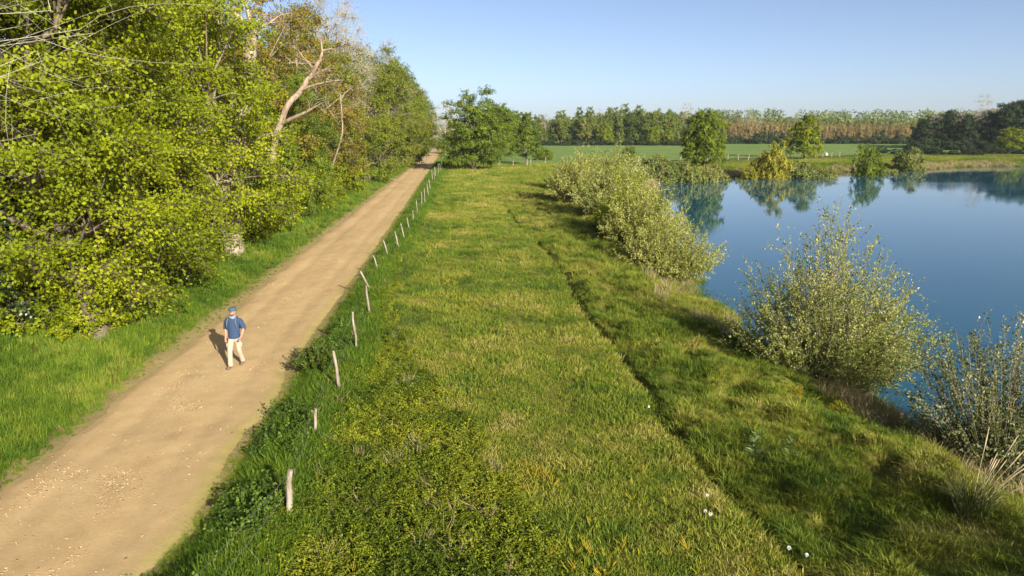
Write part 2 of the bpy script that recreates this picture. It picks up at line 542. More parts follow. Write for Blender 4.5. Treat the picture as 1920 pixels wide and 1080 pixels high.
# ploughed tan field behind the left wood
g = Geo()
xs = np.linspace(-190, -62, 20); ys = np.linspace(70, 170, 16)
X2, Y2 = np.meshgrid(xs, ys); i = np.arange(15)[:, None] * 20 + np.arange(19)[None]
g.add(np.stack([X2, Y2, height(X2, Y2) + .1], -1).reshape(-1, 3), np.stack([i, i + 1, i + 21, i + 20], -1).reshape(-1, 4))
tag(link('ploughed_field', g.mesh('ploughed_field', solid('bare_soil', [(.30, .22, .14, .3), (.42, .33, .22, .7)], .4, .95, .5, 3), True)), kind='structure')

# ------------------------------------------------------------------ pond water
g = Geo()
big = np.array([(-2, 8), (190, 8), (260, 60), (260, 175), (60, 170), (8, 140)], float)
cx, cy = 80, 80
ring = SHORE + (SHORE - np.array([[cx, cy]])) / np.linalg.norm(SHORE - np.array([[cx, cy]]), axis=1)[:, None] * 1.6
ring = np.vstack([ring])
V = [(q[0], q[1], WZ) for q in ring]
# triangulate with bmesh so that the outline may be concave
import bmesh
bm = bmesh.new()
vs = [bm.verts.new(v) for v in V]
bm.faces.new(vs)
bmesh.ops.triangulate(bm, faces=bm.faces[:])
me = bpy.data.meshes.new('pond'); bm.to_mesh(me); bm.free()
m, nt, p, out = new_mat('pond_water')
p.inputs['Base Color'].default_value = (.008, .072, .115, 1)
rg = math_n(nt, 'MULTIPLY', math_n(nt, 'SUBTRACT', noise(nt, .05, 3, .5, stretch=(.35, 1, 1)), .48, True), .35, True)
nt.links.new(math_n(nt, 'ADD', rg, .02), p.inputs['Roughness'])
p.inputs['IOR'].default_value = 1.33
p.inputs['Specular IOR Level'].default_value = .5
b = nt.nodes.new('ShaderNodeBump'); b.inputs['Strength'].default_value = .04; b.inputs['Distance'].default_value = .05
nt.links.new(noise(nt, 1.1, 4, .6, stretch=(.5, 1, 1)), b.inputs['Height']); nt.links.new(b.outputs[0], p.inputs['Normal'])
me.materials.append(m)
po = link('pond', me); tag(po, kind='structure')
if me.polygons[0].normal.z < 0:
    me.flip_normals()


# ------------------------------------------------------------------ thin air over the whole place
bm = bmesh.new()
bmesh.ops.create_cube(bm, size=1)
me = bpy.data.meshes.new('haze'); bm.to_mesh(me); bm.free()
m = bpy.data.materials.new('haze'); m.use_nodes = True
nt = m.node_tree; nt.nodes.clear()
v = nt.nodes.new('ShaderNodeVolumePrincipled'); v.inputs['Color'].default_value = (.78, .88, 1, 1); v.inputs['Density'].default_value = HAZE
ov = nt.nodes.new('ShaderNodeOutputMaterial'); nt.links.new(v.outputs[0], ov.inputs['Volume'])
me.materials.append(m)
hz = link('haze', me, None, (0, 1600, 32)); hz.scale = (6400, 3500, 74)
tag(hz, 'thin pale air that softens the far woods and the hill', 'haze', kind='stuff')

# ------------------------------------------------------------------ instanced ground cover (stuff)
def proto_collection(name, meshes):
    c = bpy.data.collections.new(name)
    for k, me in enumerate(meshes):
        c.objects.link(bpy.data.objects.new('%s_%02d' % (name, k), me))
    return c


def gn_scatter(coll):
    ng = bpy.data.node_groups.new('scatter', 'GeometryNodeTree')
    ng.interface.new_socket('Geometry', in_out='INPUT', socket_type='NodeSocketGeometry')
    ng.interface.new_socket('Geometry', in_out='OUTPUT', socket_type='NodeSocketGeometry')
    N = ng.nodes; L = ng.links
    gi = N.new('NodeGroupInput'); go = N.new('NodeGroupOutput')
    ci = N.new('GeometryNodeCollectionInfo'); ci.inputs['Collection'].default_value = coll
    ci.inputs['Separate Children'].default_value = True; ci.inputs['Reset Children'].default_value = True
    ip = N.new('GeometryNodeInstanceOnPoints'); ip.inputs['Pick Instance'].default_value = True

    def attr(nm, typ):
        a = N.new('GeometryNodeInputNamedAttribute'); a.data_type = typ; a.inputs['Name'].default_value = nm
        return a.outputs['Attribute']
    L.new(gi.outputs[0], ip.inputs['Points']); L.new(ci.outputs[0], ip.inputs['Instance'])
    L.new(attr('idx', 'INT'), ip.inputs['Instance Index'])
    er = N.new('FunctionNodeEulerToRotation'); L.new(attr('rot', 'FLOAT_VECTOR'), er.inputs[0])
    L.new(er.outputs[0], ip.inputs['Rotation'])
    L.new(attr('scl', 'FLOAT_VECTOR'), ip.inputs['Scale'])
    L.new(ip.outputs[0], go.inputs[0])
    return ng


def scatter(name, P, rot, scl, tint, coll, nvar, label, cat, seed):
    r = R(seed); n = len(P)
    me = bpy.data.meshes.new(name)
    me.vertices.add(n); me.vertices.foreach_set('co', P.astype(np.float32).ravel())
    a = me.attributes.new('idx', 'INT', 'POINT'); a.data.foreach_set('value', r.integers(0, nvar, n).astype(np.int32))
    a = me.attributes.new('rot', 'FLOAT_VECTOR', 'POINT'); a.data.foreach_set('vector', rot.astype(np.float32).ravel())
    a = me.attributes.new('scl', 'FLOAT_VECTOR', 'POINT'); a.data.foreach_set('vector', scl.astype(np.float32).ravel())
    a = me.attributes.new('itint', 'FLOAT', 'POINT'); a.data.foreach_set('value', tint.astype(np.float32))
    o = link(name, me)
    md = o.modifiers.new('scatter', 'NODES'); md.node_group = gn_scatter(coll)
    tag(o, label, cat, kind='stuff')
    return o


def tuft(seed, n, h, rad, wid, lean, mat):
    r = R(seed); g = Geo()
    ang = r.uniform(0, 2 * PI, n); rr = rad * np.sqrt(r.uniform(0, 1, n))
    B = np.stack([rr * np.cos(ang), rr * np.sin(ang), np.full(n, -.03)], -1)
    hh = h * r.uniform(.45, 1.1, n)
    la = ang + r.normal(0, .9, n); ln = np.abs(r.normal(0, lean, n)) + .1
    D = np.stack([np.cos(la) * ln, np.sin(la) * ln, np.zeros(n)], -1)
    fa = r.uniform(0, 2 * PI, n); S = np.stack([np.cos(fa), np.sin(fa), np.zeros(n)], -1) * (wid * .5 * r.uniform(.7, 1.3, n))[:, None]
    Mi = B + D * (hh * .30)[:, None]; Mi[:, 2] += hh * .6
    Tp = B + D * hh[:, None]; Tp[:, 2] += hh * (1 - .25 * np.clip(ln, 0, 1.5))
    V = np.stack([B - S, B + S, Mi - S * .8, Mi + S * .8, Tp], 1)
    k = (np.arange(n) * 5)[:, None]
    T = np.repeat(r.uniform(0, 1, n), 5)
    g.add(V.reshape(-1, 3), np.concatenate([k + np.array([[0, 1, 3]]), k + np.array([[0, 3, 2]]), k + np.array([[2, 3, 4]])]), T)
    return g.mesh('tuft', mat)


def leafy(seed, n, h, rad, size, mat, stems=5):
    """low leafy sprig: brambles, nettles"""
    r = R(seed); g = Geo()
    ang = r.uniform(0, 2 * PI, stems); L = r.uniform(.6, 1.1, stems)
    per = n // stems
    for k in range(stems):
        t = np.linspace(.15, 1, per)
        P = np.stack([np.cos(ang[k]) * rad * L[k] * t, np.sin(ang[k]) * rad * L[k] * t, h * L[k] * np.sin(t * 2.0)], -1)
        g.segs(P[:-1], P[1:], np.full(per - 1, .006), np.full(per - 1, .005), .15)
        Q = P + r.normal(0, size * .5, P.shape)
        A = r.normal(0, 1, P.shape); A[:, 2] *= .4
        N = r.normal(0, .55, P.shape); N[:, 2] += 1
        g.leaves(Q, A, N, size * r.uniform(.6, 1.2, per), r.uniform(.0, 1, per), 1.3)
    return g.mesh('sprig', mat)


def pts(seed, n, x0, x1, y0, y1, power=1.0):
    """random points inside the view wedge (with a margin), denser near the camera"""
    r = R(seed)
    u = r.uniform(0, 1, n)
    y = y0 * (y1 / y0) ** u if power == 1 else y0 + (y1 - y0) * u ** power
    x = r.uniform(0, 1, n)
    return r, x, y


def place(P2, r, lift=0.0):
    z = height(P2[:, 0], P2[:, 1]) + lift
    return np.column_stack([P2, z])


def zone_scatter(name, seed, n, yr, xr, keep, coll, nvar, sc, tintf, label, cat, wmargin=5, lift=0.0, tilt=.15, power=None):
    r = R(seed)
    y0, y1 = yr
    u = r.uniform(0, 1, n)
    # area-true density falling off as 1/y
    y = y0 * (y1 / y0) ** u
    lo = np.maximum(xr[0], -.74 * y - wmargin); hi = np.minimum(xr[1], .74 * y + wmargin)
    x = lo + (hi - lo) * r.uniform(0, 1, n)
    k = keep(x, y, r)
    x, y = x[k], y[k]
    P = place(np.column_stack([x, y]), r, lift)
    n = len(P)
    rot = np.column_stack([r.normal(0, tilt, n), r.normal(0, tilt, n), r.uniform(0, 2 * PI, n)])
    s = sc(x, y, r)
    if s.ndim == 1:
        s = np.column_stack([s, s, s * r.uniform(.75, 1.2, n)])
    t = tintf(x, y, r)
    return scatter(name, P, rot, s, np.clip(t, 0, 1), coll, nvar, label, cat, seed + 1)


cg = proto_collection('grass_tufts', [tuft(100 + k, 36, .125, .15, .011, .65, M['grass']) for k in range(5)])
cl = proto_collection('lush_tufts', [tuft(120 + k, 34, .30, .15, .013, .42, M['lush']) for k in range(5)])
cb = proto_collection('bank_tufts', [tuft(140 + k, 46, .25, .16, .011, .85, M['grass']) for k in range(5)])
cdry = proto_collection('dry_tufts', [tuft(160 + k, 30, .60, .16, .010, .5, M['dry']) for k in range(4)])
cbr = proto_collection('bramble_sprigs', [leafy(180 + k, 72, .15, .36, .042, M['bramble'], 6) for k in range(5)])
cn = proto_collection('nettle_sprigs', [leafy(190 + k, 46, .38, .20, .070, M['nettle']) for k in range(4)])
cf = proto_collection('flower_sprigs', [leafy(200 + k, 14, .24, .12, .022, M['flower']) for k in range(3)])


def trail_x(y):
    return np.interp(y, TRAIL[::-1, 1], TRAIL[::-1, 0])


def is_meadow(x, y, r):
    d, s = trail_d(x, y)
    return (x > fence_x(y) - .2) & (x < trail_x(y) + 30) & (d > .15 * r.uniform(.7, 1.2, len(x))) & (shore_d(x, y) > 1.0) & ((x < trail_x(y)) | (y > 80)) & (y < 150)


def meadow_tint(x, y, r):
    lush = sstep(2.5, .3, x - fence_x(y))
    return .48 + 1.0 * (fbm(x * .35, y * .35, 51) - .5) + .9 * (fbm(x * 1.6, y * 1.6, 52, 3) - .5) + r.normal(0, .10, len(x)) - .18 * lush + .06 * sstep(25, 80, y)


zone_scatter('meadow_grass', 300, 125000, (8, 150), (-20, 40), is_meadow, cg, 5,
             lambda x, y, r: (1.0 + 1.5 * (fbm(x * .8, y * .8, 55, 3) - .5)) * r.uniform(.7, 1.45, len(x)) * (1 + np.clip(y - 18, 0, 130) * .016),
             meadow_tint, 'rough olive meadow grass between the post fence and the narrow trail', 'grass')


def is_bank(x, y, r):
    d, s = trail_d(x, y)
    return (x >= trail_x(y)) & (d > .15 * r.uniform(.7, 1.2, len(x))) & (shore_d(x, y) > -.1) & (y < 120)


zone_scatter('bank_grass', 310, 62000, (7, 120), (-2, 60), is_bank, cb, 5,
             lambda x, y, r: (.78 + 1.3 * (fbm(x * 1.1, y * 1.1, 57, 3) - .5)) * r.uniform(.7, 1.3, len(x)) * (1 + np.clip(y - 20, 0, 100) * .012),
             lambda x, y, r: .44 + .9 * (fbm(x * .5, y * .5, 61) - .5) + .7 * (fbm(x * 1.9, y * 1.9, 62, 2) - .5) + r.normal(0, .1, len(x)) + .15 * sstep(30, 60, y),
             'tussocky green grass on the bank sloping to the pond', 'grass')


def is_left(x, y, r):
    s = path_s(x, y)
    return (s < -HALF + .10 - .30 * np.abs(r.normal(0, 1, len(x)))) & (s > -26)


zone_scatter('verge_grass', 320, 60000, (8, 240), (-45, 0), is_left, cl, 5,
             lambda x, y, r: (1.0 + .7 * (fbm(x * .9, y * .9, 66, 3) - .5)) * r.uniform(.65, 1.2, len(x)) * (1 + np.clip(y - 18, 0, 200) * .013) * (.28 + .72 * sstep(0, 1.1, -path_s(x, y) - HALF)),
             lambda x, y, r: .52 + .9 * (fbm(x * .5, y * .5, 67) - .5) + .6 * (fbm(x * 2.1, y * 2.1, 70, 2) - .5) + r.normal(0, .16, len(x)),
             'tall fresh green grass on the left verge under the trees', 'grass', wmargin=8)


def is_right_verge(x, y, r):
    s = path_s(x, y)
    return (s > HALF - .10 + .28 * np.abs(r.normal(0, 1, len(x)))) & (x < fence_x(y) + .5)


zone_scatter('fence_grass', 330, 120000, (8, 170), (-24, -2), is_right_verge, cl, 5,
             lambda x, y, r: (.95 + .8 * (fbm(x * .9, y * .9, 68, 3) - .5)) * r.uniform(.6, 1.2, len(x)) * (1 + np.clip(y - 18, 0, 150) * .008) * (.25 + .75 * sstep(.1, 1.0, path_s(x, y) - HALF)),
             lambda x, y, r: .38 + .7 * (fbm(x * .6, y * .6, 69) - .5) + r.normal(0, .14, len(x)) + .5 * sstep(.7, .1, path_s(x, y) - HALF),
             'green grass strip between the sandy path and the wooden post fence', 'grass')


def is_bramble(x, y, r):
    fx = x - fence_x(y)
    wid = np.interp(y, [8, 12, 16, 20, 26, 40], [4.6, 4.4, 3.2, 1.8, .9, .5])
    edge = wid * (.65 + .7 * fbm(x * .7, y * .7, 72, 3))
    return (fx > -.3) & (np.abs(fx) > .13) & (fx < edge) & (y < 60)


zone_scatter('brambles', 340, 22000, (8, 60), (-14, 4), is_bramble, cbr, 5,
             lambda x, y, r: r.uniform(.6, 1.15, len(x)),
             lambda x, y, r: .42 + 1.5 * (fbm(x * .8, y * .8, 73) - .5) + r.normal(0, .16, len(x)),
             'low yellow green brambles sprawling beside the nearest fence posts', 'brambles', lift=.03, tilt=.35)
zone_scatter('nettles', 344, 2600, (8, 24), (-9, -2), lambda x, y, r: (np.abs(x - fence_x(y) + .7) < .55) & (fbm(x * .7, y * .7, 75, 3) > .47), cn, 4,
             lambda x, y, r: r.uniform(.6, 1.1, len(x)), lambda x, y, r: r.uniform(.2, .8, len(x)),
             'dark green nettles and weeds at the foot of the nearest posts', 'nettles')
zone_scatter('dry_grass', 350, 9000, (9, 130), (0, 60), lambda x, y, r: (shore_d(x, y) > .1) & (shore_d(x, y) < 2.2 + .02 * y) & (fbm(x * .35, y * .35, 77, 3) > .50) & (x > trail_x(y) + .5), cdry, 4,
             lambda x, y, r: r.uniform(.6, 1.2, len(x)), lambda x, y, r: r.uniform(.2, .9, len(x)),
             'dry straw coloured grass clumps along the near waterline', 'dry grass')
zone_scatter('dead_stems', 352, 700, (9, 40), (-8, 2), lambda x, y, r: is_bramble(x, y, r) & (fbm(x * 1.2, y * 1.2, 79, 3) > .52), cdry, 4,
             lambda x, y, r: r.uniform(.5, .9, len(x)), lambda x, y, r: r.uniform(.2, .9, len(x)),
             'bleached dead stems tangled through the brambles', 'dead stems', tilt=.7)


def is_flower(x, y, r):
    c = [gp(850, 560), gp(838, 530), gp(745, 545), gp(865, 585), gp(1590, 760), gp(1490, 735), gp(1110, 1060), gp(1220, 527), gp(960, 930), gp(1000, 905)]
    k = np.zeros(len(x), bool)
    for q in c:
        k |= np.hypot(x - q[0], (y - q[1]) * .6) < .42 * r.uniform(.0, 1.2, len(x)) ** 2.4
    return k | (r.uniform(0, 1, len(x)) < .006)


zone_scatter('wild_flowers', 354, 40000, (9, 50), (-8, 14), lambda x, y, r: is_flower(x, y, r) & (x > fence_x(y) + .5) & (shore_d(x, y) > .5), cf, 3,
             lambda x, y, r: r.uniform(.5, 1.1, len(x)), lambda x, y, r: r.uniform(.0, 1, len(x)),
             'small yellow and orange wild flowers dotted through the meadow', 'wild flowers')


# far bank of the pond
def far_bank(x, y, r):
    d = shore_d(x, y)
    return (d > -.2) & (d < 26) & (y > 95) & (y < 240)


r = R(360)
n = 60000
x = r.uniform(0, 190, n); y = r.uniform(95, 225, n)
k = far_bank(x, y, r) & (np.abs(x) < .76 * y + 5) & (x > 0)
x, y = x[k], y[k]
P = place(np.column_stack([x, y]), r)
s = r.uniform(1.2, 2.6, len(x))
scatter('far_bank_grass', P, np.column_stack([r.normal(0, .15, (len(x), 2)), r.uniform(0, 6.28, len(x))]), np.column_stack([s, s, s]),
        np.clip(.45 + .9 * (fbm(x * .15, y * .15, 81) - .5) + r.normal(0, .1, len(x)), 0, 1), cb, 5, 'long grass along the far bank of the pond', 'grass', 361)
k = (shore_d(x, y) < 4) & (fbm(x * .12, y * .12, 83, 3) > .46)
x, y = x[k], y[k]
s = r.uniform(1.0, 2.2, len(x))
scatter('far_reeds', place(np.column_stack([x, y]), r), np.column_stack([r.normal(0, .12, (len(x), 2)), r.uniform(0, 6.28, len(x))]), np.column_stack([s, s, s]),
        r.uniform(.2, .9, len(x)), cdry, 4, 'pale dry reeds at the far waterline', 'reeds', 363)

# wood chips and stones on the path
def chip_mesh(seed):
    r = R(seed); g = Geo()
    V = np.array([(-1, -1, -.5), (1, -1, -.5), (1, 1, -.5), (-1, 1, -.5), (-1, -1, .5), (1, -1, .5), (1, 1, .5), (-1, 1, .5)]) * np.array([.5, .3, .18]) + r.normal(0, .08, (8, 3))
    g.add(V, [[0, 3, 2, 1], [4, 5, 6, 7], [0, 1, 5, 4], [1, 2, 6, 5], [2, 3, 7, 6], [3, 0, 4, 7]])
    return g.mesh('chip', M['chip'])


cc = proto_collection('chips', [chip_mesh(210 + k) for k in range(5)])
r = R(370)
n = 70000
y = 9 * (75 / 9) ** r.uniform(0, 1, n)
s = r.uniform(-1.8, 1.8, n)
x = path_c(y) + s
dens = (.45 * sstep(.60, .78, fbm(x * 1.1, y * .7, 91, 3)) + .02) * sstep(1.9, 1.0, np.abs(s + .1)) * np.where(y < 14, .55, .9)
k = r.uniform(0, 1, n) < dens
x, y = x[k], y[k]; n = len(x)
z = .012 + (fbm(x * .8, y * .8, 31, 3) - .5) * .05 + (fbm(x * 4, y * 4, 33, 2) - .5) * .014 + .002 - .03 * np.exp(-((np.abs(s[k] / HALF) - .45) / .14) ** 2)
sz = r.uniform(.015, .042, n) * (1 + np.clip(y - 20, 0, 60) * .01)
scatter('gravel', np.column_stack([x, y, z]), np.column_stack([r.normal(0, .3, (n, 2)), r.uniform(0, 6.28, n)]), np.column_stack([sz, sz, sz]),
        r.uniform(.1, .95, n), cc, 5, 'pale wood chips and gravel scattered in patches on the path', 'gravel', 371)


# ------------------------------------------------------------------ trees
def kmeans(P, k, r, it=8):
    C = P[r.choice(len(P), k, False)]
    for _ in range(it):
        a = np.argmin(((P[:, None] - C[None]) ** 2).sum(-1), 1)
        for j in range(k):
            if (a == j).any(): C[j] = P[a == j].mean(0)
    return a, C


def bez(a, b, c, n):
    t = np.linspace(0, 1, n)[:, None]
    return (1 - t) ** 2 * a + 2 * t * (1 - t) * b + t * t * c


def tree_geo(seed, H, rx, base, ncl, R0, ntw, nlf, lsize, klimb=8, tr=.45, ry=None, flat=.5, lump=.45, lean=(0, 0), sides=8, low=.75, twigs=True, biased=2.3, flare=1.5, sep=.85):
    """trunk+limbs and crown of one tree standing at the origin"""
    r = R(seed); ry = ry or rx
    zc = base + (H - base) * .42
    up, dn = H - zc, (zc - base)
    cand = r.normal(0, 1, (ncl * 12, 3)); cand /= np.linalg.norm(cand, axis=1)[:, None]
    rad = r.uniform(0, 1, len(cand)) ** (1 / biased)
    q = cand * 1.7 + seed * 3.1
    lm = 1 + lump * (vnoise(q[:, 0] + q[:, 2] * .7, q[:, 1] - q[:, 2] * .6, seed) - .55)
    rad *= lm
    wide = np.where(cand[:, 2] < 0, 1 / np.maximum(np.sqrt(1 - np.minimum(cand[:, 2] ** 2, .93)), .27) ** low, 1.0)
    C = cand * rad[:, None] * np.stack([rx * wide, ry * wide, np.ones(len(cand))], -1)
    C[:, 2] *= np.where(C[:, 2] > 0, up, dn)
    C[:, 2] += zc
    C[:, 0] += lean[0]; C[:, 1] += lean[1]
    keep = []
    md = R0 * sep
    for i in range(len(C)):
        if len(keep) >= ncl: break
        if not keep or np.min(((C[keep] - C[i]) ** 2).sum(1)) > md * md: keep.append(i)
        elif i > ncl * 8: md *= .999
    C = C[keep]; n = len(C)
    # wood
    tg = Geo()
    ztop = base + (H - base) * .62
    tp = np.stack([np.linspace(0, lean[0] * .8, 8), np.linspace(0, lean[1] * .8, 8), np.linspace(-.4, ztop, 8)], -1)
    tp[2:, :2] += r.normal(0, .05 * H * .1, (6, 2)).cumsum(0) * .6
    rr = tr * np.linspace(1, .28, 8); rr[0] *= flare; rr[1] *= 1 + (flare - 1) * .2
    tg.tube(tp, rr, sides)
    a, G = kmeans(C, min(klimb, n), r)
    for j in range(len(G)):
        idx = np.where(a == j)[0]
        if not len(idx): continue
        m = G[j]
        t0 = np.clip((m[2] - base * .5) / (ztop) * .62, .22, .95)
        s0 = np.array([np.interp(t0 * 7, np.arange(8), tp[:, q]) for q in range(3)])
        mid = s0 * .5 + m * .5; mid[2] += .10 * np.linalg.norm(m[:2] - s0[:2]) - .04 * H * (m[2] < zc)
        lp = bez(s0, mid, s0 + (m - s0) * .92, 7)
        lp[1:] += r.normal(0, .018 * H, (6, 3)) * .5
        lr = np.linspace(tr * (.42 if n > 20 else .5), tr * .14, 7)
        tg.tube(lp, lr, max(4, sides - 2))
        for i in idx:
            k0 = r.integers(2, 7)
            s1 = lp[k0]
            mm = (s1 + C[i]) / 2 + r.normal(0, .05 * R0 * 3, 3); mm[2] += .2 * R0
            sp = bez(s1, mm, C[i], 5)
            tg.tube(sp, np.linspace(lr[k0] * .6, .012 + .02 * tr, 5), 4)
    # leaf sprays
    cg_ = Geo()
    cc_ = np.array([lean[0], lean[1], zc])
    outw = (C - cc_) / (np.array([rx, ry, up])[None]); outw /= np.linalg.norm(outw, axis=1)[:, None] + 1e-6
    tw = r.normal(0, 1, (n, ntw, 3)); tw[..., 2] *= flat
    tw += outw[:, None] * .55
    tw /= np.linalg.norm(tw, axis=-1)[..., None]
    tw[..., 2] -= .12
    tw *= (R0 * r.uniform(.55, 1.25, (n, ntw)))[..., None]
    if twigs:
        tg.segs(np.repeat(C, ntw, 0), (C[:, None] + tw * .85).reshape(-1, 3), .011 * (lsize / .14) ** .5, .004)
    t = r.uniform(0, 1, (n, ntw, nlf)) ** .5
    P = C[:, None, None] + tw[:, :, None] * t[..., None] + r.normal(0, R0 * .075, (n, ntw, nlf, 3))
    A = tw[:, :, None] / R0 * .4 + r.normal(0, .8, P.shape)
    # leaves of one spray face outwards from it, as foliage does
    N = (P - C[:, None, None]) / R0 * 1.15 + r.normal(0, .38, P.shape) + outw[:, None, None] * .45; N[..., 2] += .22
    ct = r.normal(0, .12, (n, 1, 1)) + r.normal(0, .06, (n, ntw, 1))
    T = np.clip(.48 + ct + r.normal(0, .10, t.shape), 0, 1)
    cg_.leaves(P.reshape(-1, 3), A.reshape(-1, 3), N.reshape(-1, 3), lsize * r.uniform(.6, 1.25, t.size), T.ravel(), 1.45)
    return tg, cg_


PROTO = {}


def proto(key, wood, leaf, **kw):
    tg, cr = tree_geo(**kw)
    PROTO[key] = (tg.mesh(key + '_trunk', M[wood], True), cr.mesh(key + '_crown', M[leaf]))


def tree(key, x, y, label, name='oak_tree', cat='tree', s=1.0, sz=None, rz=0.0, group=None, leaf=None, dz=0.0, parts=True):
    root = bpy.data.objects.new(name, None); COL.objects.link(root)
    root.empty_display_size = .5
    root.location = (x, y, H1(x, y) - .05 + dz)
    root.scale = (s, s, sz or s); root.rotation_euler = (0, 0, rz)
    t = link('trunk', PROTO[key][0], root)
    c = link('crown', PROTO[key][1], root)
    tag(root, label, cat, group)
    return root


# large trees of the left row (real size)
proto('lime_a', 'bark', 'leaf_lime', seed=11, H=17, rx=5.2, base=1.3, ncl=130, R0=1.6, ntw=40, nlf=30, lsize=.120, klimb=10, tr=.30, lump=.62, flat=.45, sep=.85, lean=(-2.8, 0))
proto('lime_b', 'bark', 'leaf_lime', seed=12, H=16, rx=3.5, base=1.4, ncl=95, R0=1.5, ntw=38, nlf=28, lsize=.118, klimb=9, tr=.50, lump=.45, flat=.42, sep=.9, lean=(-1.0, 0))
proto('lime_c', 'bark_pale', 'leaf_lime', seed=20, H=16.5, rx=4.9, base=2.4, ncl=115, R0=1.6, ntw=36, nlf=25, lsize=.145, klimb=10, tr=.52, lump=.6, flat=.42, sep=.95, lean=(-2.2, 0), flare=1.25)
proto('mid_a', 'bark', 'leaf_mid', seed=13, H=17, rx=5.2, base=1.2, ncl=105, R0=1.65, ntw=28, nlf=24, lsize=.18, klimb=9, tr=.5, lean=(-1, 0), flat=.5, sep=.9)
proto('olive_a', 'bark_pale', 'leaf_olive', seed=14, H=18, rx=5.8, base=2.0, ncl=110, R0=1.75, ntw=28, nlf=22, lsize=.20, klimb=9, tr=.6, lean=(-1.2, 0), flat=.5, sep=.9)
proto('olive_b', 'bark', 'leaf_olive', seed=15, H=17, rx=5.6, base=1.0, ncl=105, R0=1.75, ntw=28, nlf=22, lsize=.20, klimb=9, tr=.5, lean=(-1.2, 0), flat=.5, sep=.9)
proto('bronze_a', 'bark_pale', 'leaf_bronze', seed=16, H=18, rx=5.6, base=2.5, ncl=120, R0=1.4, ntw=18, nlf=22, lsize=.165, klimb=9, tr=.5)
proto('bare_a', 'twig_grey', 'leaf_bud', seed=17, H=18, rx=5.0, base=4, ncl=130, R0=1.5, ntw=60, nlf=2, lsize=.11, klimb=9, tr=.33, flat=.9)
proto('under_a', 'stem_brown', 'leaf_lime', seed=18, H=4.2, rx=2.0, base=.3, ncl=46, R0=.7, ntw=14, nlf=18, lsize=.15, klimb=6, tr=.10, sides=5)
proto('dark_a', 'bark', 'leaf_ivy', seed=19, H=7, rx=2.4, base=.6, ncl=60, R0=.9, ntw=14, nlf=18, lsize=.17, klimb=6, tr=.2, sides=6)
# background kinds
proto('far_a', 'bark', 'leaf_wood', seed=31, H=17, rx=4.6, base=1.2, ncl=46, R0=1.6, ntw=12, nlf=22, lsize=.40, klimb=6, tr=.3, sides=5, flat=1.0, lump=.35)
proto('far_b', 'bark', 'leaf_wood', seed=32, H=16, rx=3.6, base=2.0, ncl=40, R0=1.5, ntw=12, nlf=22, lsize=.40, klimb=6, tr=.25, sides=5, flat=1.0, lump=.35)
proto('far_c', 'bark', 'leaf_wood', seed=33, H=18, rx=5.4, base=1.5, ncl=50, R0=1.7, ntw=12, nlf=22, lsize=.42, klimb=6, tr=.3, sides=5, flat=1.0, lump=.35)
proto('far_bare', 'twig_grey', 'leaf_bud', seed=34, H=18, rx=4.2, base=4, ncl=56, R0=1.6, ntw=16, nlf=2, lsize=.3, klimb=6, tr=.2, sides=5)
proto('far_dark', 'bark', 'leaf_dark', seed=35, H=17, rx=5.2, base=.5, ncl=56, R0=1.7, ntw=12, nlf=20, lsize=.42, klimb=6, tr=.3, sides=5)
proto('far_poplar', 'bark_pale', 'leaf_poplar', seed=36, H=14, rx=1.5, base=3.0, ncl=30, R0=.9, ntw=12, nlf=16, lsize=.28, flat=1.4, klimb=4, tr=.16, sides=5)
proto('far_bush', 'stem_brown', 'leaf_dark', seed=37, H=4.5, rx=3.2, base=.1, ncl=26, R0=1.2, ntw=10, nlf=14, lsize=.45, klimb=4, tr=.12, sides=4)
# pond-side trees and shrubs
proto('round_a', 'bark', 'leaf_mid', seed=41, H=11, rx=4.4, base=1.0, ncl=130, R0=1.1, ntw=15, nlf=22, lsize=.24, klimb=7, tr=.25, lump=.12)
proto('gold_a', 'stem_brown', 'leaf_gold', seed=42, H=8.5, rx=3.7, base=.2, ncl=70, R0=1.0, ntw=14, nlf=18, lsize=.26, klimb=7, tr=.15, flat=1.2, lump=.3)
proto('lime_far', 'bark', 'leaf_lime', seed=43, H=9, rx=3.6, base=.8, ncl=60, R0=1.1, ntw=14, nlf=16, lsize=.30, klimb=6, tr=.2, lump=.5)
proto('sage_a', 'stem_brown', 'leaf_sage', seed=44, H=4.5, rx=3.2, base=.1, ncl=48, R0=.9, ntw=14, nlf=18, lsize=.22, klimb=6, tr=.1, flat=1.1)
proto('green_bush', 'stem_brown', 'leaf_mid', seed=45, H=7.0, rx=4.0, base=.2, ncl=70, R0=1.0, ntw=14, nlf=18, lsize=.26, klimb=6, tr=.14, flat=1.0, lump=.25)
proto('oak_far', 'bark', 'leaf_mid', seed=48, H=13.4, rx=6.0, base=.5, ncl=130, R0=1.5, ntw=18, nlf=20, lsize=.24, klimb=9, tr=.4, lump=.4)
proto('slim_a', 'bark', 'leaf_mid', seed=47, H=11.5, rx=2.5, base=1.6, ncl=50, R0=1.0, ntw=12, nlf=14, lsize=.28, klimb=6, tr=.16)

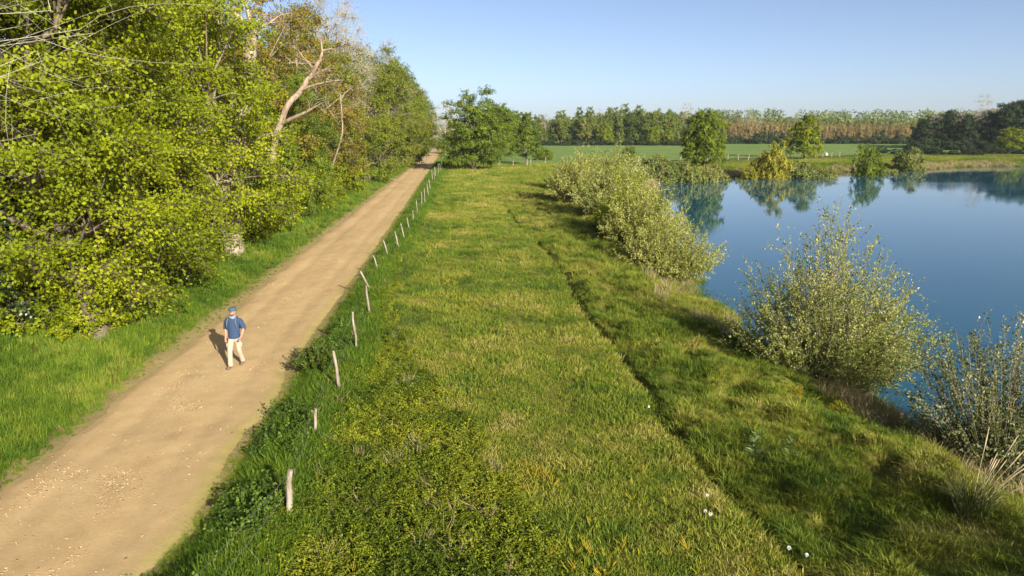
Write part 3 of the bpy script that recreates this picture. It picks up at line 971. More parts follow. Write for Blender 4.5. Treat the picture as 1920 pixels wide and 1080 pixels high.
# --- left row: nearest first
LEFT = [
    # key, px, py (foot in the photo), scale, rot, name, label
    ('lime_a', 195, 642, 1.00, .2, 'field_maple', 'nearest yellow green roadside tree, its low boughs hanging over the verge by the walker'),
    ('lime_b', 268, 583, .98, -.5, 'field_maple', 'yellow green tree with brown trunk between two larger roadside trunks'),
    ('lime_c', 443, 482, 1.00, .3, 'field_maple', 'yellow green tree with thick pale bare trunk beside the path'),
    ('mid_a', 555, 408, .62, 1.0, 'roadside_tree', 'green tree on a thin dark trunk past the pale thick trunk'),
    ('olive_a', 733, 322, 1.02, .2, 'oak_tree', 'olive green oak with pale broad trunk near the small side track'),
    ('olive_b', 690, 345, .92, -.4, 'oak_tree', 'olive oak leaning over the verge before the side track'),
]
for k, px, py, s, rz, nm, lb in LEFT:
    x, y = gp(px, py)
    tree(k, x, y, lb, nm, 'tree', s, None, rz)
ROW = [
    # key, x, y, scale, rot, name, label
    ('lime_a', -20.5, 31, 1.02, 1.9, 'field_maple', 'tall bright green tree behind the nearest trunk at the left edge'),
    ('lime_b', -19.5, 45, 1.05, 5.2, 'field_maple', 'tall lime green tree above the thick pale trunk, below the forked dead limbs'),
    ('bronze_a', -20.0, 56, 1.05, .4, 'oak_tree', 'bronze leaved oak around the forked dead top'),
    ('bronze_a', -18.5, 70, 1.06, 2.2, 'oak_tree', 'bronze leaved oak behind the leaning dead trunk'),
    ('mid_a', -18.0, 62, .80, .3, 'roadside_tree', 'bright green low tree under the leaning dead trunk'),
    ('bare_a', -20.6, 92, 1.22, .2, 'bare_tree', 'nearly bare grey twigged tree topping the left row'),
    ('bare_a', -21.9, 128, 1.12, 3.2, 'bare_tree', 'pinkish budding bare tree on the skyline left of the path'),
    ('olive_b', -20.5, 84, 1.08, .4, 'oak_tree', 'olive oak with brownish tips halfway along the row'),
    ('olive_a', -21.3, 136, 1.0, 0.3, 'oak_tree', 'olive oak on the skyline just beyond the pale broad trunk'),
    ('olive_b', -22.0, 149, 1.05, -.3, 'oak_tree', 'olive oak where the path meets shadow'),
    ('mid_a', -23.6, 172, 1.03, .2, 'roadside_tree', 'green tree far along the left side of the path'),
    ('olive_a', -26.0, 200, .95, .5, 'oak_tree', 'distant olive oak at the far end of the left row'),
    ('mid_a', -29.0, 236, .95, 2.0, 'roadside_tree', 'farthest green tree of the left row, above the vanishing path'),
    ('lime_b', -29.0, 36, 1.0, .9, 'field_maple', 'lime green tree of the second row deep in the left wood'),
    ('mid_a', -31.0, 58, 1.05, .5, 'roadside_tree', 'shaded green tree of the second row behind the thick trunk'),
    ('olive_b', -33.0, 78, 1.1, 1.5, 'oak_tree', 'olive oak of the second row behind the leaning dead trunk'),
    ('mid_a', -34.0, 108, 1.05, 2.5, 'roadside_tree', 'green tree of the second row behind the bare trees'),
    ('lime_a', -24.0, 21, .92, 3.3, 'field_maple', 'lime green tree at the left picture edge'),
]
for k, x, y, s, rz, nm, lb in ROW:
    tree(k, x - (1.6 if y < 100 else 0), y, lb, nm, 'tree', s, None, rz)
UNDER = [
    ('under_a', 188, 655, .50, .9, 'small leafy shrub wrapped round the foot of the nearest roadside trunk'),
    ('dark_a', 110, 625, .80, 1.4, 'dark thicket added for shade left of the nearest roadside trunk'),  # dark thicket put in to shade the ground by the trunk
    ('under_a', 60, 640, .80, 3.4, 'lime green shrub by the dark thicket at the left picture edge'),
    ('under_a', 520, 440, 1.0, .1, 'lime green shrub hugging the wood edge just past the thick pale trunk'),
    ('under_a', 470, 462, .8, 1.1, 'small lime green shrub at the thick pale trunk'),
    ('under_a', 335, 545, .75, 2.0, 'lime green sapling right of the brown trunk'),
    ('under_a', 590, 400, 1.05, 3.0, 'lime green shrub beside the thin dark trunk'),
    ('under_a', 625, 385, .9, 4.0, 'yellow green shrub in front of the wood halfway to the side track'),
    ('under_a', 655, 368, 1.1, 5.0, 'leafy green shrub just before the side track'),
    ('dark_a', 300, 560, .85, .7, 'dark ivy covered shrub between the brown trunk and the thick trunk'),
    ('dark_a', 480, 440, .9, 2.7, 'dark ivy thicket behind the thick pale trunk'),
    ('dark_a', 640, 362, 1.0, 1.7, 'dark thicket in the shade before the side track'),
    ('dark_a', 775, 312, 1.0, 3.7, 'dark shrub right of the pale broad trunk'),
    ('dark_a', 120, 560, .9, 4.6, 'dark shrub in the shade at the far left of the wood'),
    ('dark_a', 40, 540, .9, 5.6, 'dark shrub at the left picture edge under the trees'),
]
for k, px, py, s, rz, lb in UNDER:
    x, y = gp(px, py)
    tree(k, x - .8, y + .8, lb, 'shrub', 'shrub', s, None, rz)


# bare dead limbs and trunks
def dead_tree(name, label, pts3, rads, branches, seed, mat='deadwood', fine=2):
    r = R(seed)
    root = bpy.data.objects.new(name, None); COL.objects.link(root)
    base = np.array(pts3[0]); root.location = base
    P = np.array(pts3) - base
    n = len(P); tt = np.linspace(0, n - 1, n * 4)
    Q = np.stack([np.interp(tt, np.arange(n), P[:, q]) for q in range(3)], -1)
    Q[1:-1] += r.normal(0, .05, (len(Q) - 2, 3))
    g = Geo(); g.tube(Q, np.interp(tt, np.arange(n), rads) * (1 + r.normal(0, .06, len(Q))), 9, cap=True)
    link('trunk', g.mesh(name + '_trunk', M[mat], True), root)
    for bi, (t0, end, rad) in enumerate(branches):
        s0 = np.array([np.interp(t0 * (n - 1), np.arange(n), P[:, q]) for q in range(3)])
        e = np.array(end) - base
        L = np.linalg.norm(e - s0)
        bp = bez(s0, (s0 + e) / 2 + r.normal(0, .12 * L, 3), e, 12); bp[1:-1] += r.normal(0, .007 * L, (10, 3)).cumsum(0) * .8 * np.sin(np.linspace(.3, 2.8, 10))[:, None]
        g = Geo(); g.tube(bp, np.linspace(rad, rad * .22, 12), 6, cap=True)
        for k in range(fine * 3):
            q = bp[r.integers(4, 12)]
            d = (e - s0) / L + r.normal(0, .6, 3)
            f = q + d / np.linalg.norm(d) * L * r.uniform(.15, .45)
            mid = (q + f) / 2 + r.normal(0, .06 * L, 3)
            g.tube(bez(q, mid, f, 5), np.linspace(rad * .3, rad * .08, 5), 4)
            for kk in range(2):
                ff = mid + r.normal(0, .14 * L, 3)
                g.tube(bez(mid, (mid + ff) / 2 + r.normal(0, .03 * L, 3), ff, 4), np.linspace(rad * .15, rad * .05, 4), 3)
        link('branch', g.mesh(name + '_branch', M[mat], True), root)
    tag(root, label, 'dead tree')
    return root


def vp(px, py, d):
    """point seen at a photo pixel, d metres ahead"""
    x = (px - 960) / FPX; y = -(py - 540) / FPX
    dd = (x, math.cos(PITCH) + y * math.sin(PITCH), -math.sin(PITCH) + y * math.cos(PITCH))
    t = d / dd[1]
    return (dd[0] * t, d, CAM_H + dd[2] * t)


D1 = 50.0
gx, gy = vp(500, 400, D1 + 1)[:2]
dead_tree('dead_oak', 'leaning pale dead trunk with broken bare limbs above the bronze foliage',
          [(gx, gy, 0), vp(515, 260, D1 + .5), vp(535, 205, D1), vp(570, 160, D1 - .3), vp(598, 118, D1 - .5), vp(605, 95, D1 - .5)],
          [.24, .225, .20, .17, .12, .07],
          [(.99, vp(632, 93, D1 - 1), .10), (.98, vp(600, 66, D1), .085), (.74, vp(560, 95, D1 + .5), .09), (.80, vp(548, 118, D1 + .6), .09), (.55, vp(640, 150, D1 - 1), .10),
           (.30, vp(600, 195, D1 - 1), .15), (.62, vp(628, 128, D1 - 1.5), .10)], 71)
D2 = 42.0
gx, gy = vp(455, 470, D2)[:2]
dead_tree('dead_oak', 'pale forked dead top rising from the wood at the upper picture edge',
          [(gx - .6, gy, 0), vp(452, 200, D2), vp(468, 105, D2), vp(474, 65, D2), vp(472, 52, D2)], [.55, .42, .36, .28, .22],
          [(.97, vp(420, 5, D2 - .5), .17), (.99, vp(455, -10, D2), .16), (.97, vp(500, 25, D2), .12), (.6, vp(398, 10, D2 + .6), .22), (.9, vp(530, 25, D2 + 1), .10)], 72)
D3 = 17.0
dead_tree('lichen_tree', 'grey lichened bare branches reaching in from the left picture edge',
          [(-19.0, 16, 0), (-18.6, 16, 4), (-18.2, 16.3, 8), (-17.8, 16.5, 11.5)], [.40, .34, .26, .12],
          [(.62, vp(150, 55, D3 + 1), .024), (.70, vp(95, 20, D3), .027), (.75, vp(130, -10, D3 + 1), .021), (.66, vp(175, 62, D3 + 1.5), .018), (.50, vp(75, 250, D3), .016),
  (.56, vp(70, 95, D3 + 1), .018), (.60, vp(110, 102, D3 + 1.2), .016), (.72, vp(60, 45, D3), .018), (.53, vp(60, 190, D3 + 1), .013)], 73, 'twig_grey', 2)
D4 = 64.0
gx, gy = vp(600, 385, D4 + 3)[:2]
dead_tree('dead_sapling', 'slender bare dead sapling with a forked top in the olive foliage',
          [(gx, gy, 0), vp(642, 250, D4), vp(641, 215, D4), vp(636, 172, D4)], [.09, .075, .06, .03],
          [(.85, vp(668, 160, D4), .05), (.95, vp(622, 160, D4), .03), (.8, vp(680, 213, D4 - 1), .03)], 74, 'bark_pale', 1)

# --- trees right of the path, at the far fence
x, y = 0, 0
tree('oak_far', -6.6, 128, 'broad green oak right of the path at the corner of the fence', 'oak_tree', 'tree', .98, None, .4)
x, y = gp(986, 309.5)
tree('slim_a', x, y, 'slim green tree standing by a white post right of the broad oak', 'slim_tree', 'tree', 1.0, None, .4)
tree('oak_far', -5.5, 205, 'green oak peeping out behind the broad oak beside the path', 'oak_tree', 'tree', 1.05, None, 2.4)
tree('oak_far', 1.5, 255, 'darker green tree between the broad oak and the slim tree', 'oak_tree', 'tree', .95, None, 4.4)
tree('far_bare', -17.5, 195, 'thin half bare tree against the sky above the far end of the path', 'bare_tree', 'tree', .82, None, 1.2)

# --- pond shrubs
def shrub_geo(seed, H, W, n, leaf, per, base=.5, low=.2, side=4, th=62, upbias=1.0):
    r = R(seed)
    sg = Geo(); lg = Geo()
    az = r.uniform(0, 2 * PI, n)
    pol = np.radians(th) * r.uniform(0, 1, n) ** .62
    L = 1 / np.sqrt((np.sin(pol) / (W / 2)) ** 2 + (np.cos(pol) / H) ** 2) * r.uniform(.70, 1.0, n) * (1 + .22 * (vnoise(az * 1.3, pol * 3, seed) - .5))
    D = np.stack([np.sin(pol) * np.cos(az), np.sin(pol) * np.sin(az), np.cos(pol)], -1)
    B = np.stack([np.cos(az), np.sin(az), np.zeros(n)], -1) * (base * np.sqrt(r.uniform(0, 1, n)) * (.3 + pol))[:, None]
    E = B + D * L[:, None]
    Mi = B + D * (L * .5)[:, None]; Mi[:, 2] -= .02 * L; Mi += r.normal(0, .03, Mi.shape) * L[:, None]
    E[:, 2] += .10 * L * np.sin(pol) * upbias
    def q(t):
        t = t[..., None]
        return (1 - t) ** 2 * B[:, None] + 2 * t * (1 - t) * Mi[:, None] + t * t * E[:, None]
    ts = np.linspace(0, 1, 6)
    PP = q(np.broadcast_to(ts, (n, 6)))
    for k in range(5):
        sg.segs(PP[:, k], PP[:, k + 1], .014 * (1 - ts[k]) + .003, .014 * (1 - ts[k + 1]) + .003)
    # side twigs
    t0 = r.uniform(low, .92, (n, side)); S0 = q(t0)
    dv = D[:, None] + r.normal(0, .6, (n, side, 3)); dv /= np.linalg.norm(dv, axis=-1)[..., None]
    S1 = S0 + dv * (L[:, None] * r.uniform(.12, .30, (n, side)))[..., None]
    sg.segs(S0.reshape(-1, 3), S1.reshape(-1, 3), .004, .002)
    def put(P, ax):
        m = len(P)
        A = ax + r.normal(0, .55, (m, 3)); N = r.normal(0, 1, (m, 3)); N[:, 2] += .4
        hue = vnoise(P[:, 0] * 1.4 + 9, P[:, 1] * 1.4 + P[:, 2] * 1.1, seed)
        T = np.clip(.5 + .5 * (hue - .5) + r.normal(0, .2, m), 0, 1)
        lg.leaves(P, A, N, leaf * r.uniform(.55, 1.2, m), T, 1.7)
    t = low + (1 - low) * r.uniform(0, 1, (n, per)) ** .8
    P = q(t) + r.normal(0, leaf * .35, (n, per, 3))
    put(P.reshape(-1, 3), np.repeat(D, per, 0))
    pt = max(4, per // 3)
    t2 = r.uniform(.1, 1, (n, side, pt))
    P = S0[:, :, None] + (S1 - S0)[:, :, None] * t2[..., None] + r.normal(0, leaf * .3, (n, side, pt, 3))
    put(P.reshape(-1, 3), np.repeat(dv.reshape(-1, 3), pt, 0))
    return sg, lg


def shrub(x, y, label, seed, H, W, n, leaf, per, mat, stem='stem_brown', name='willow_shrub', z=None, rz=0, **kw):
    sg, lg = shrub_geo(seed, H, W, n, leaf, per, **kw)
    root = bpy.data.objects.new(name, None); COL.objects.link(root)
    root.location = (x, y, (H1(x, y) if z is None else z) - .08); root.rotation_euler = (0, 0, rz)
    link('stems', sg.mesh('shrub_stems', M[stem]), root)
    link('foliage', lg.mesh('shrub_leaves', M[mat]), root)
    tag(root, label, 'shrub')
    return root


x, y = gp(1540, 700, -.8)
shrub(x, y, 'large silvery green willow shrub standing alone at the water edge', 81, 5.9, 4.9, 360, .074, 66, 'leaf_willow', base=.8, side=8)
x, y = gp(1880, 875, -.9)
shrub(x, y, 'sparse silvery shrub at the lower right corner by the water', 82, 4.2, 4.2, 190, .068, 70, 'leaf_willow_dark', base=.6, side=4, th=50)
shrub(10.6, 5.4, 'added unseen willow shrub beyond the lower right corner, shading the grass', 90, 5.0, 5.0, 260, .09, 44, 'leaf_willow_dark', base=.8)  # added out of view to cast shade on the lower right bank
x, y = gp(606, 700)
shrub(x, y, 'leafy green sapling growing through the fence beside the short spotted post', 91, .95, 1.3, 60, .07, 50, 'bramble', base=.3, th=60)
SHR = [
    ('shrub', 1256, 500, 3.7, 4.7, 230, .092, 48, 'leaf_willow_pale', 83, 'pale yellow green willow nearest in the row, spreading over the water'),
    ('shrub', 1200, 466, 4.6, 4.4, 200, .115, 44, 'leaf_willow_pale', 84, 'pale willow between the fresh green shrub and the lowest spreading willow'),
    ('shrub', 1172, 445, 4.8, 3.2, 190, .13, 40, 'leaf_lime', 85, 'fresh green shrub in the middle of the pale willows'),
    ('shrub', 1150, 415, 5.4, 5.0, 200, .135, 40, 'leaf_willow', 86, 'tall grey green willow behind the fresh green shrub'),
    ('shrub', 1092, 388, 5.8, 5.4, 210, .145, 40, 'leaf_willow_pale', 87, 'tall pale willow at the meadow end of the willow row'),
    ('shrub', 1160, 365, 5.6, 6.0, 190, .165, 36, 'leaf_willow', 88, 'grey green willow farthest back in the row by the pond corner'),
    ('shrub', 1060, 362, 3.6, 4.0, 110, .14, 30, 'leaf_sage', 89, 'dull green bush on the meadow side of the willow row'),
]
for kind, px, py, Hh, W, n, lf, per, mt, sd, lb in SHR:
    x, y = gp(px, py, -.4)
    shrub(x, y, lb, sd, Hh, W, n, lf, per, mt, base=.9, side=7)

# --- far side of the pond
FARP = [
    ('round_a', 1320, 318, .86, 1.0, 'round_tree', 'tree', 'round dark green tree standing behind the pond fence'),
    ('gold_a', 1447, 326, .76, 1.02, 'golden_willow', 'tree', 'golden yellow willow at the far water edge'),
    ('gold_a', 1408, 326, .45, .60, 'golden_willow', 'shrub', 'small yellow bush leaning on the golden willow'),
    ('lime_far', 1507, 300, 1.05, 1.15, 'lime_tree', 'tree', 'lopsided lime green tree behind the golden willow'),
    ('sage_a', 1497, 325, 1.0, 1.1, 'grey_shrub', 'shrub', 'grey green shrub right of the golden willow'),
    ('sage_a', 1545, 324, .85, .75, 'grey_shrub', 'shrub', 'low grey green shrub between the grey shrub and the round bush'),
    ('sage_a', 1335, 330, .75, 1.0, 'grey_shrub', 'shrub', 'dull green shrub on the bank below the round dark tree'),
    ('sage_a', 1284, 332, .85, 1.15, 'grey_shrub', 'shrub', 'olive shrub at the left end of the far bank'),
    ('sage_a', 1232, 333, 1.0, .95, 'grey_shrub', 'shrub', 'brownish shrub at the pond corner behind the willows'),
    ('sage_a', 1375, 330, .7, .55, 'grey_shrub', 'shrub', 'low bush beside the dull shrub on the far bank'),
    ('green_bush', 1627, 321, .62, 1.1, 'round_bush', 'shrub', 'round fresh green bush overhanging the far water'),
    ('sage_a', 1672, 319, .75, .62, 'grey_shrub', 'shrub', 'low yellowish shrub right of the round green bush'),
    ('sage_a', 1707, 312, .9, 1.0, 'grey_shrub', 'shrub', 'twiggy dry looking shrub on the bank below the dark wood'),
    ('lime_far', 1893, 287, 1.0, .85, 'lime_tree', 'tree', 'small bright tree in front of the dark wood at the right edge'),
    ('lime_far', 1930, 287, .9, .85, 'lime_tree', 'tree', 'bright bush cut by the right picture edge before the dark wood'),
    ('green_bush', 1018, 305, .55, .45, 'round_bush', 'shrub', 'low green bush at the fence end left of the willow row'),
    ('green_bush', 1178, 306, .45, .5, 'round_bush', 'shrub', 'small dark bush left of the three pale posts'),
]
for k, (key, px, py, s, sz, nm, cat, lb) in enumerate(FARP):
    x, y = gp(px, py, -.3)
    tree(key, x, y, lb, nm, cat, s, sz, k * 1.7)

# low hedge on the far right bank
rr = R(501)
for k, px in enumerate(np.arange(1655, 1930, 22)):
    x, y = gp(px + rr.normal(0, 3), 289 + rr.normal(0, .6))
    tree('far_bush', x, y, 'low dark scrub bush on the bank before the dark wood', 'scrub_bush', 'bush', .55 * rr.uniform(.8, 1.2), .42 * rr.uniform(.7, 1.3), rr.uniform(0, 6), 'scrub bushes along the far right bank')

# --- woods beyond the field
def where(px, table):
    for lim, txt in table:
        if px < lim: return txt
    return table[-1][1]


W_WOOD = [(1000, 'behind the slim tree'), (1090, 'left of the bright lime tree'), (1150, 'around the bright lime tree'), (1210, 'in the middle of the wood'), (1265, 'by the pointed lime tree'), (9999, 'behind the round dark tree')]
W_POP = [(1400, 'beside the round dark tree'), (1480, 'above the golden willow'), (1535, 'above the lopsided lime tree'), (1600, 'left of the round green bush'), (1655, 'above the round green bush'), (9999, 'next to the dark wood')]
W_DARK = [(1765, 'at the left end'), (1845, 'near the bare twiggy tree'), (1895, 'under the highest crowns'), (9999, 'at the right picture edge')]
SHAPE = {'far_a': 'round', 'far_b': 'narrow', 'far_c': 'broad'}
prof = [(955, 205), (1000, 214), (1030, 215), (1060, 209), (1090, 204), (1120, 196), (1145, 203), (1170, 198), (1190, 196), (1210, 201), (1230, 193), (1255, 204), (1280, 208), (1300, 214), (1330, 216)]
pxs = np.array([q[0] for q in prof]); pys = np.array([q[1] for q in prof])
HY = 540 - FPX * math.tan(PITCH)


def by_top(key, px, pytop, d, Hproto):
    """scale so that the tree's top shows at the photo height when it stands d metres away"""
    ht = CAM_H + (HY - pytop) / FPX * d
    return (px - 960) / FPX * d, ht / Hproto


HK = {'far_a': 17.5, 'far_b': 16.5, 'far_c': 18.6, 'far_bare': 19, 'far_dark': 17.8, 'far_poplar': 14.5, 'far_bush': 5, 'mid_a': 17.5, 'lime_far': 9.5}
rr = R(502)
for row, d0 in ((0, 345), (1, 362)):
    for px in np.arange(900 + row * 8, 1345, 13.5):
        px2 = px + rr.normal(0, 3)
        key = ['far_a', 'far_b', 'far_c', 'far_b', 'far_a'][rr.integers(0, 5)]
        top = np.interp(px2, pxs, pys) + (rr.uniform(0, 22) if row == 0 else rr.uniform(-2, 5))
        d = d0 + rr.uniform(-5, 5)
        x, s = by_top(key, px2, top, d, HK[key])
        tree(key, x, d, SHAPE[key] + (' tree fronting the far wood, ' if row == 0 else ' tree topping the far wood, ') + where(px2, W_WOOD), 'wood_tree', 'tree', s * rr.uniform(.85, 1.1), s, rr.uniform(0, 6), SHAPE[key] + ' trees of the wood ' + where(px2, W_WOOD) + (' front' if row == 0 else ' top'))
for px, top, lb in ((1118, 200, 'pale half bare tree rising from the middle of the wood beyond the field'), (1147, 199, 'grey twiggy tree left of the tallest clump of the wood beyond the field'),
                    (1282, 189, 'tall bare tree with a round twig crown at the right end of the wood'), (1330, 205, 'bare round tree above the left end of the poplars'),
                    (1392, 203, 'pale bare domed tree above the poplar plantation'), (1022, 211, 'small bare tree at the left end of the wood beyond the field'), (1415, 209, 'thin bare spire beside the pale domed tree')):
    db = 358 if px < 1320 else 425
    x, s = by_top('far_bare', px, top, db, HK['far_bare'])
    tree('far_bare', x, db, lb, 'bare_tree', 'tree', s * (.5 if 'spire' in lb else .9), s, px)
for px, top, lb in ((1130, 228, 'bright lime tree standing out at the foot of the wood beyond the field'), (1220, 236, 'pointed lime green tree before the wood'), (1247, 243, 'small lime green tree at the right foot of the wood')):
    x, s = by_top('lime_far', px, top, 336, HK['lime_far'])
    tree('lime_far', x, 336, lb, 'lime_tree', 'tree', s * .8, s, px)
for px in np.arange(960, 1330, 24):
    x, s = by_top('far_bush', px + rr.normal(0, 4), 262 + rr.normal(0, 2), 334, HK['far_bush'])
    tree('far_bush', x, 334 + rr.uniform(-2, 2), 'low bush at the foot of the far wood, ' + where(px, W_WOOD), 'wood_bush', 'bush', 1.0 * rr.uniform(.7, 1.1), s, rr.uniform(0, 6), 'bushes at the foot of the wood ' + where(px, W_WOOD))
# poplar plantation: reddish young leaves, two rows
for row, d0 in ((0, 395), (1, 404), (2, 413)):
    for px in np.arange(1338 + row * 3, 1712, 8.2):
        px2 = px + rr.normal(0, 1.2)
        x, s = by_top('far_poplar', px2, np.interp(px2, [1340, 1700], [227, 234]) + rr.normal(0, 3.0) - row * 1.2, d0 + rr.normal(0, 1), HK['far_poplar'])
        tree('far_poplar', x, d0 + rr.normal(0, 1), ('front row', 'second row', 'back row')[row] + ' reddish poplar of the plantation ' + where(px2, W_POP), 'poplar_tree', 'tree', s * rr.uniform(.85, 1.15), s, rr.uniform(0, 6), ('front', 'second', 'back')[row] + ' row poplars ' + where(px2, W_POP))
# dark hedge below the poplars
for px in np.arange(1345, 1715, 13):
    top = 254 + rr.normal(0, 2.5) - (6 if 1400 < px < 1450 or 1480 < px < 1510 else 0) + (px > 1560) * 3
    x, s = by_top('far_bush', px + rr.normal(0, 3), top, 372, HK['far_bush'])
    tree('far_bush', x, 372 + rr.uniform(-3, 3), 'dark round bush in the hedge before the poplars, ' + where(px, W_POP), 'hedge_bush', 'bush', s * 1.1, s * 1.05, rr.uniform(0, 6), 'hedge bushes ' + where(px, W_POP))
# green ridge behind the poplars
for row, d0 in ((0, 440), (1, 462)):
    for px in np.arange(1325 + row * 9, 1720, 17):
        key = ['far_a', 'far_c', 'far_b'][rr.integers(0, 3)]
        px2 = px + rr.normal(0, 3)
        x, s = by_top(key, px2, np.interp(px2, [1330, 1500, 1720], [223, 220, 226]) + rr.normal(0, 2.5) + 2, d0, HK[key])
        tree(key, x, d0 + rr.uniform(-5, 5), SHAPE[key] + ' green tree rising behind the poplars, ' + where(px2, W_POP), 'wood_tree', 'tree', s * 1.0, s, rr.uniform(0, 6), SHAPE[key] + ' trees behind the poplars ' + where(px2, W_POP))
x, s = by_top('far_dark', 1641, 240, 385, HK['far_dark'])
tree('far_dark', x, 385, 'dark green tree breaking the poplar row', 'wood_tree', 'tree', s * .8, s, 1)
# dark wood at the right, its darkness put into the evergreen leaf colour
prof2 = [(1690, 235), (1712, 222), (1730, 212), (1752, 200), (1775, 203), (1800, 211), (1820, 205), (1850, 196), (1870, 186), (1900, 180), (1940, 182), (2100, 180), (2300, 178)]
p2x = [q[0] for q in prof2]; p2y = [q[1] for q in prof2]
for row, d0 in ((0, 262), (1, 278), (2, 296)):
    for px in np.arange(1702 + row * 9, 2000, 19):
        px2 = px + rr.normal(0, 3)
        top = np.interp(px2, p2x, p2y) + (rr.uniform(4, 22) if row == 0 else rr.uniform(-2, 9))
        d = d0 + (2000 - px2) * .06 + rr.uniform(-4, 4)
        x, s = by_top('far_dark', px2, top, d, HK['far_dark'])
        tree('far_dark', x, d, ('low dark tree at the front of the dark wood, ', 'tall dark tree inside the dark wood, ', 'dark tree on the skyline of the dark wood, ')[row] + where(px2, W_DARK), 'dark_tree', 'tree', s * rr.uniform(.9, 1.15), s, rr.uniform(0, 6), ('front', 'inner', 'skyline')[row] + ' dark trees ' + where(px2, W_DARK))
for px in np.arange(1700, 1960, 17):
    x, s = by_top('far_bush', px, 262 + rr.normal(0, 4), 252, HK['far_bush'])
    tree('far_bush', x, 254 + rr.uniform(-2, 2), 'dark thicket bush along the foot of the dark wood, ' + where(px, W_DARK), 'thicket_bush', 'bush', s * 1.1, s, rr.uniform(0, 6), 'thicket bushes ' + where(px, W_DARK))
for px, top, lb in ((1822, 172, 'bare twiggy tree poking above the dark wood'), (1736, 205, 'small bare tree at the left end of the dark wood'), (1778, 197, 'slender half bare tree on the skyline of the dark wood')):
    x, s = by_top('far_bare', px, top, 284, HK['far_bare'])
    tree('far_bare', x, 284, lb, 'bare_tree', 'tree', s * .8, s, px)

# wooded hill on the horizon: one mass
r = R(510)
n = 620
x = r.uniform(-150, 900, n); y = r.uniform(700, 1180, n)
z = height(x, y)
hs = r.uniform(9, 14, n)
g = Geo()
per = 56
d = r.normal(0, 1, (n, per, 3)); d /= np.linalg.norm(d, axis=-1)[..., None]
P = np.stack([x, y, z + hs * .5], -1)[:, None] + d * np.stack([hs * .55, hs * .55, hs * .5], -1)[:, None] * r.uniform(.75, 1.05, (n, per, 1))
A = r.normal(0, 1, P.shape); N = d + r.normal(0, .4, P.shape)
T = np.clip(.4 + r.normal(0, .2, (n, 1)) + r.normal(0, .1, (n, per)), 0, 1)
g.leaves(P.reshape(-1, 3), A.reshape(-1, 3), N.reshape(-1, 3), r.uniform(1.7, 3.0, n * per), T.ravel(), 1.2)
tag(link('hill_forest', g.mesh('hill_forest', M['leaf_wood'])), 'hazy wooded hill along the horizon behind the poplars', 'forest', kind='stuff')

# ------------------------------------------------------------------ fences
def post_mesh(seed, h, rad, lean, sides=8):
    r = R(seed); g = Geo()
    t = np.linspace(0, 1, 7)
    P = np.stack([lean[0] * t + r.normal(0, .008, 7), lean[1] * t + r.normal(0, .008, 7), -.3 + (h + .3) * t], -1)
    g.tube(P, rad * (1 + r.normal(0, .07, 7)) * np.linspace(1.08, .9, 7), sides, cap=True)
    return g.mesh('post', M['post'])


fence = bpy.data.objects.new('post_and_wire_fence', None); COL.objects.link(fence)
fence.location = (FENCE[2][0], FENCE[2][1], 0)
tag(fence, 'row of weathered leaning wooden posts with thin wire along the path', 'fence')
# top pixel of each post in the photo -> lean, else estimated
TOPS = {1: (543, 882), 2: (592, 771), 3: (626, 658), 4: (662, 598), 5: (687, 546), 6: (680, 520), 7: (702, 489), 8: (721, 459), 9: (742, 440), 10: (753, 425), 11: (764, 412), 12: (774, 398), 13: (781, 381)}
rr = R(520)
tops3 = []
for k, (fx, fy) in enumerate(FENCE):
    z0 = H1(fx, fy)
    if k in TOPS:
        tpx, tpy = TOPS[k]
        # height from the vertical extent, lateral lean from the sideways shift
        dd = fy - (.25 if k in (5, 6) else .05)
        X3, Y3, Z3 = vp(tpx, tpy, dd)
        hh = min(max(Z3 - z0, .7), 1.75); lx = X3 - fx
        lean = (float(np.clip(lx, -.6, .6)), dd - fy)
    else:
        hh = rr.uniform(1.05, 1.4); lean = (rr.normal(-.08, .1), rr.normal(0, .06))
    if k > 3:
        hh *= 1.22; lean = (lean[0] * 1.22, lean[1])
    rad = rr.uniform(.032, .044) * (1.35 if k in (1, 9) else 1)
    po = link('post', post_mesh(600 + k, hh, rad, lean), fence, (fx - fence.location.x, fy - fence.location.y, z0))
    tops3.append((np.array((fx + lean[0] * .85, fy + lean[1] * .85, z0 + hh * .85)), np.array((fx + lean[0] * .45, fy + lean[1] * .45, z0 + hh * .45))))
    if k == 6: po['label'] = 'strongly tilted post leaning towards the path'
    if k == 1: po['label'] = 'nearest pale split post'
    if k == 3: po['label'] = 'short lichen spotted post half sunk in grass'
for k in range(len(tops3) - 1):
    for lv in (0, 1):
        a, b_ = tops3[k][lv], tops3[k + 1][lv]
        L = np.linalg.norm(b_ - a); t = np.linspace(0, 1, 7)
        P = a + (b_ - a) * t[:, None]; P[:, 2] -= .02 * L * 4 * t * (1 - t) * .5
        g = Geo(); g.tube(P - np.array(fence.location) + np.array((-.06, 0, 0)), .0045, 3)
        link('wire', g.mesh('wire', M['wire']), fence)


def far_fence(name, label, px_list, hh, seed, rad=.09, wires=True):
    r = R(seed)
    root = bpy.data.objects.new(name, None); COL.objects.link(root)
    x0, y0 = gp(*px_list[0]); root.location = (x0, y0, 0)
    tag(root, label, 'fence')
    T = []
    for k, q in enumerate(px_list):
        x, y = gp(*q); z = H1(x, y)
        ln = (r.normal(.06, .10), 0)
        link('post', post_mesh(seed * 10 + k, hh * r.uniform(.9, 1.1), rad, ln, 6), root, (x - x0, y - y0, z))
        T.append(np.array((x - x0 + ln[0] * .8, y - y0, z + hh * .8)))
    for a, b_ in zip(T[:-1], T[1:]):
        g = Geo(); g.tube(np.array([a, (a + b_) / 2 - np.array((0, 0, .05)), b_]), .006, 3)
        link('wire', g.mesh('wire', M['wire']), root)


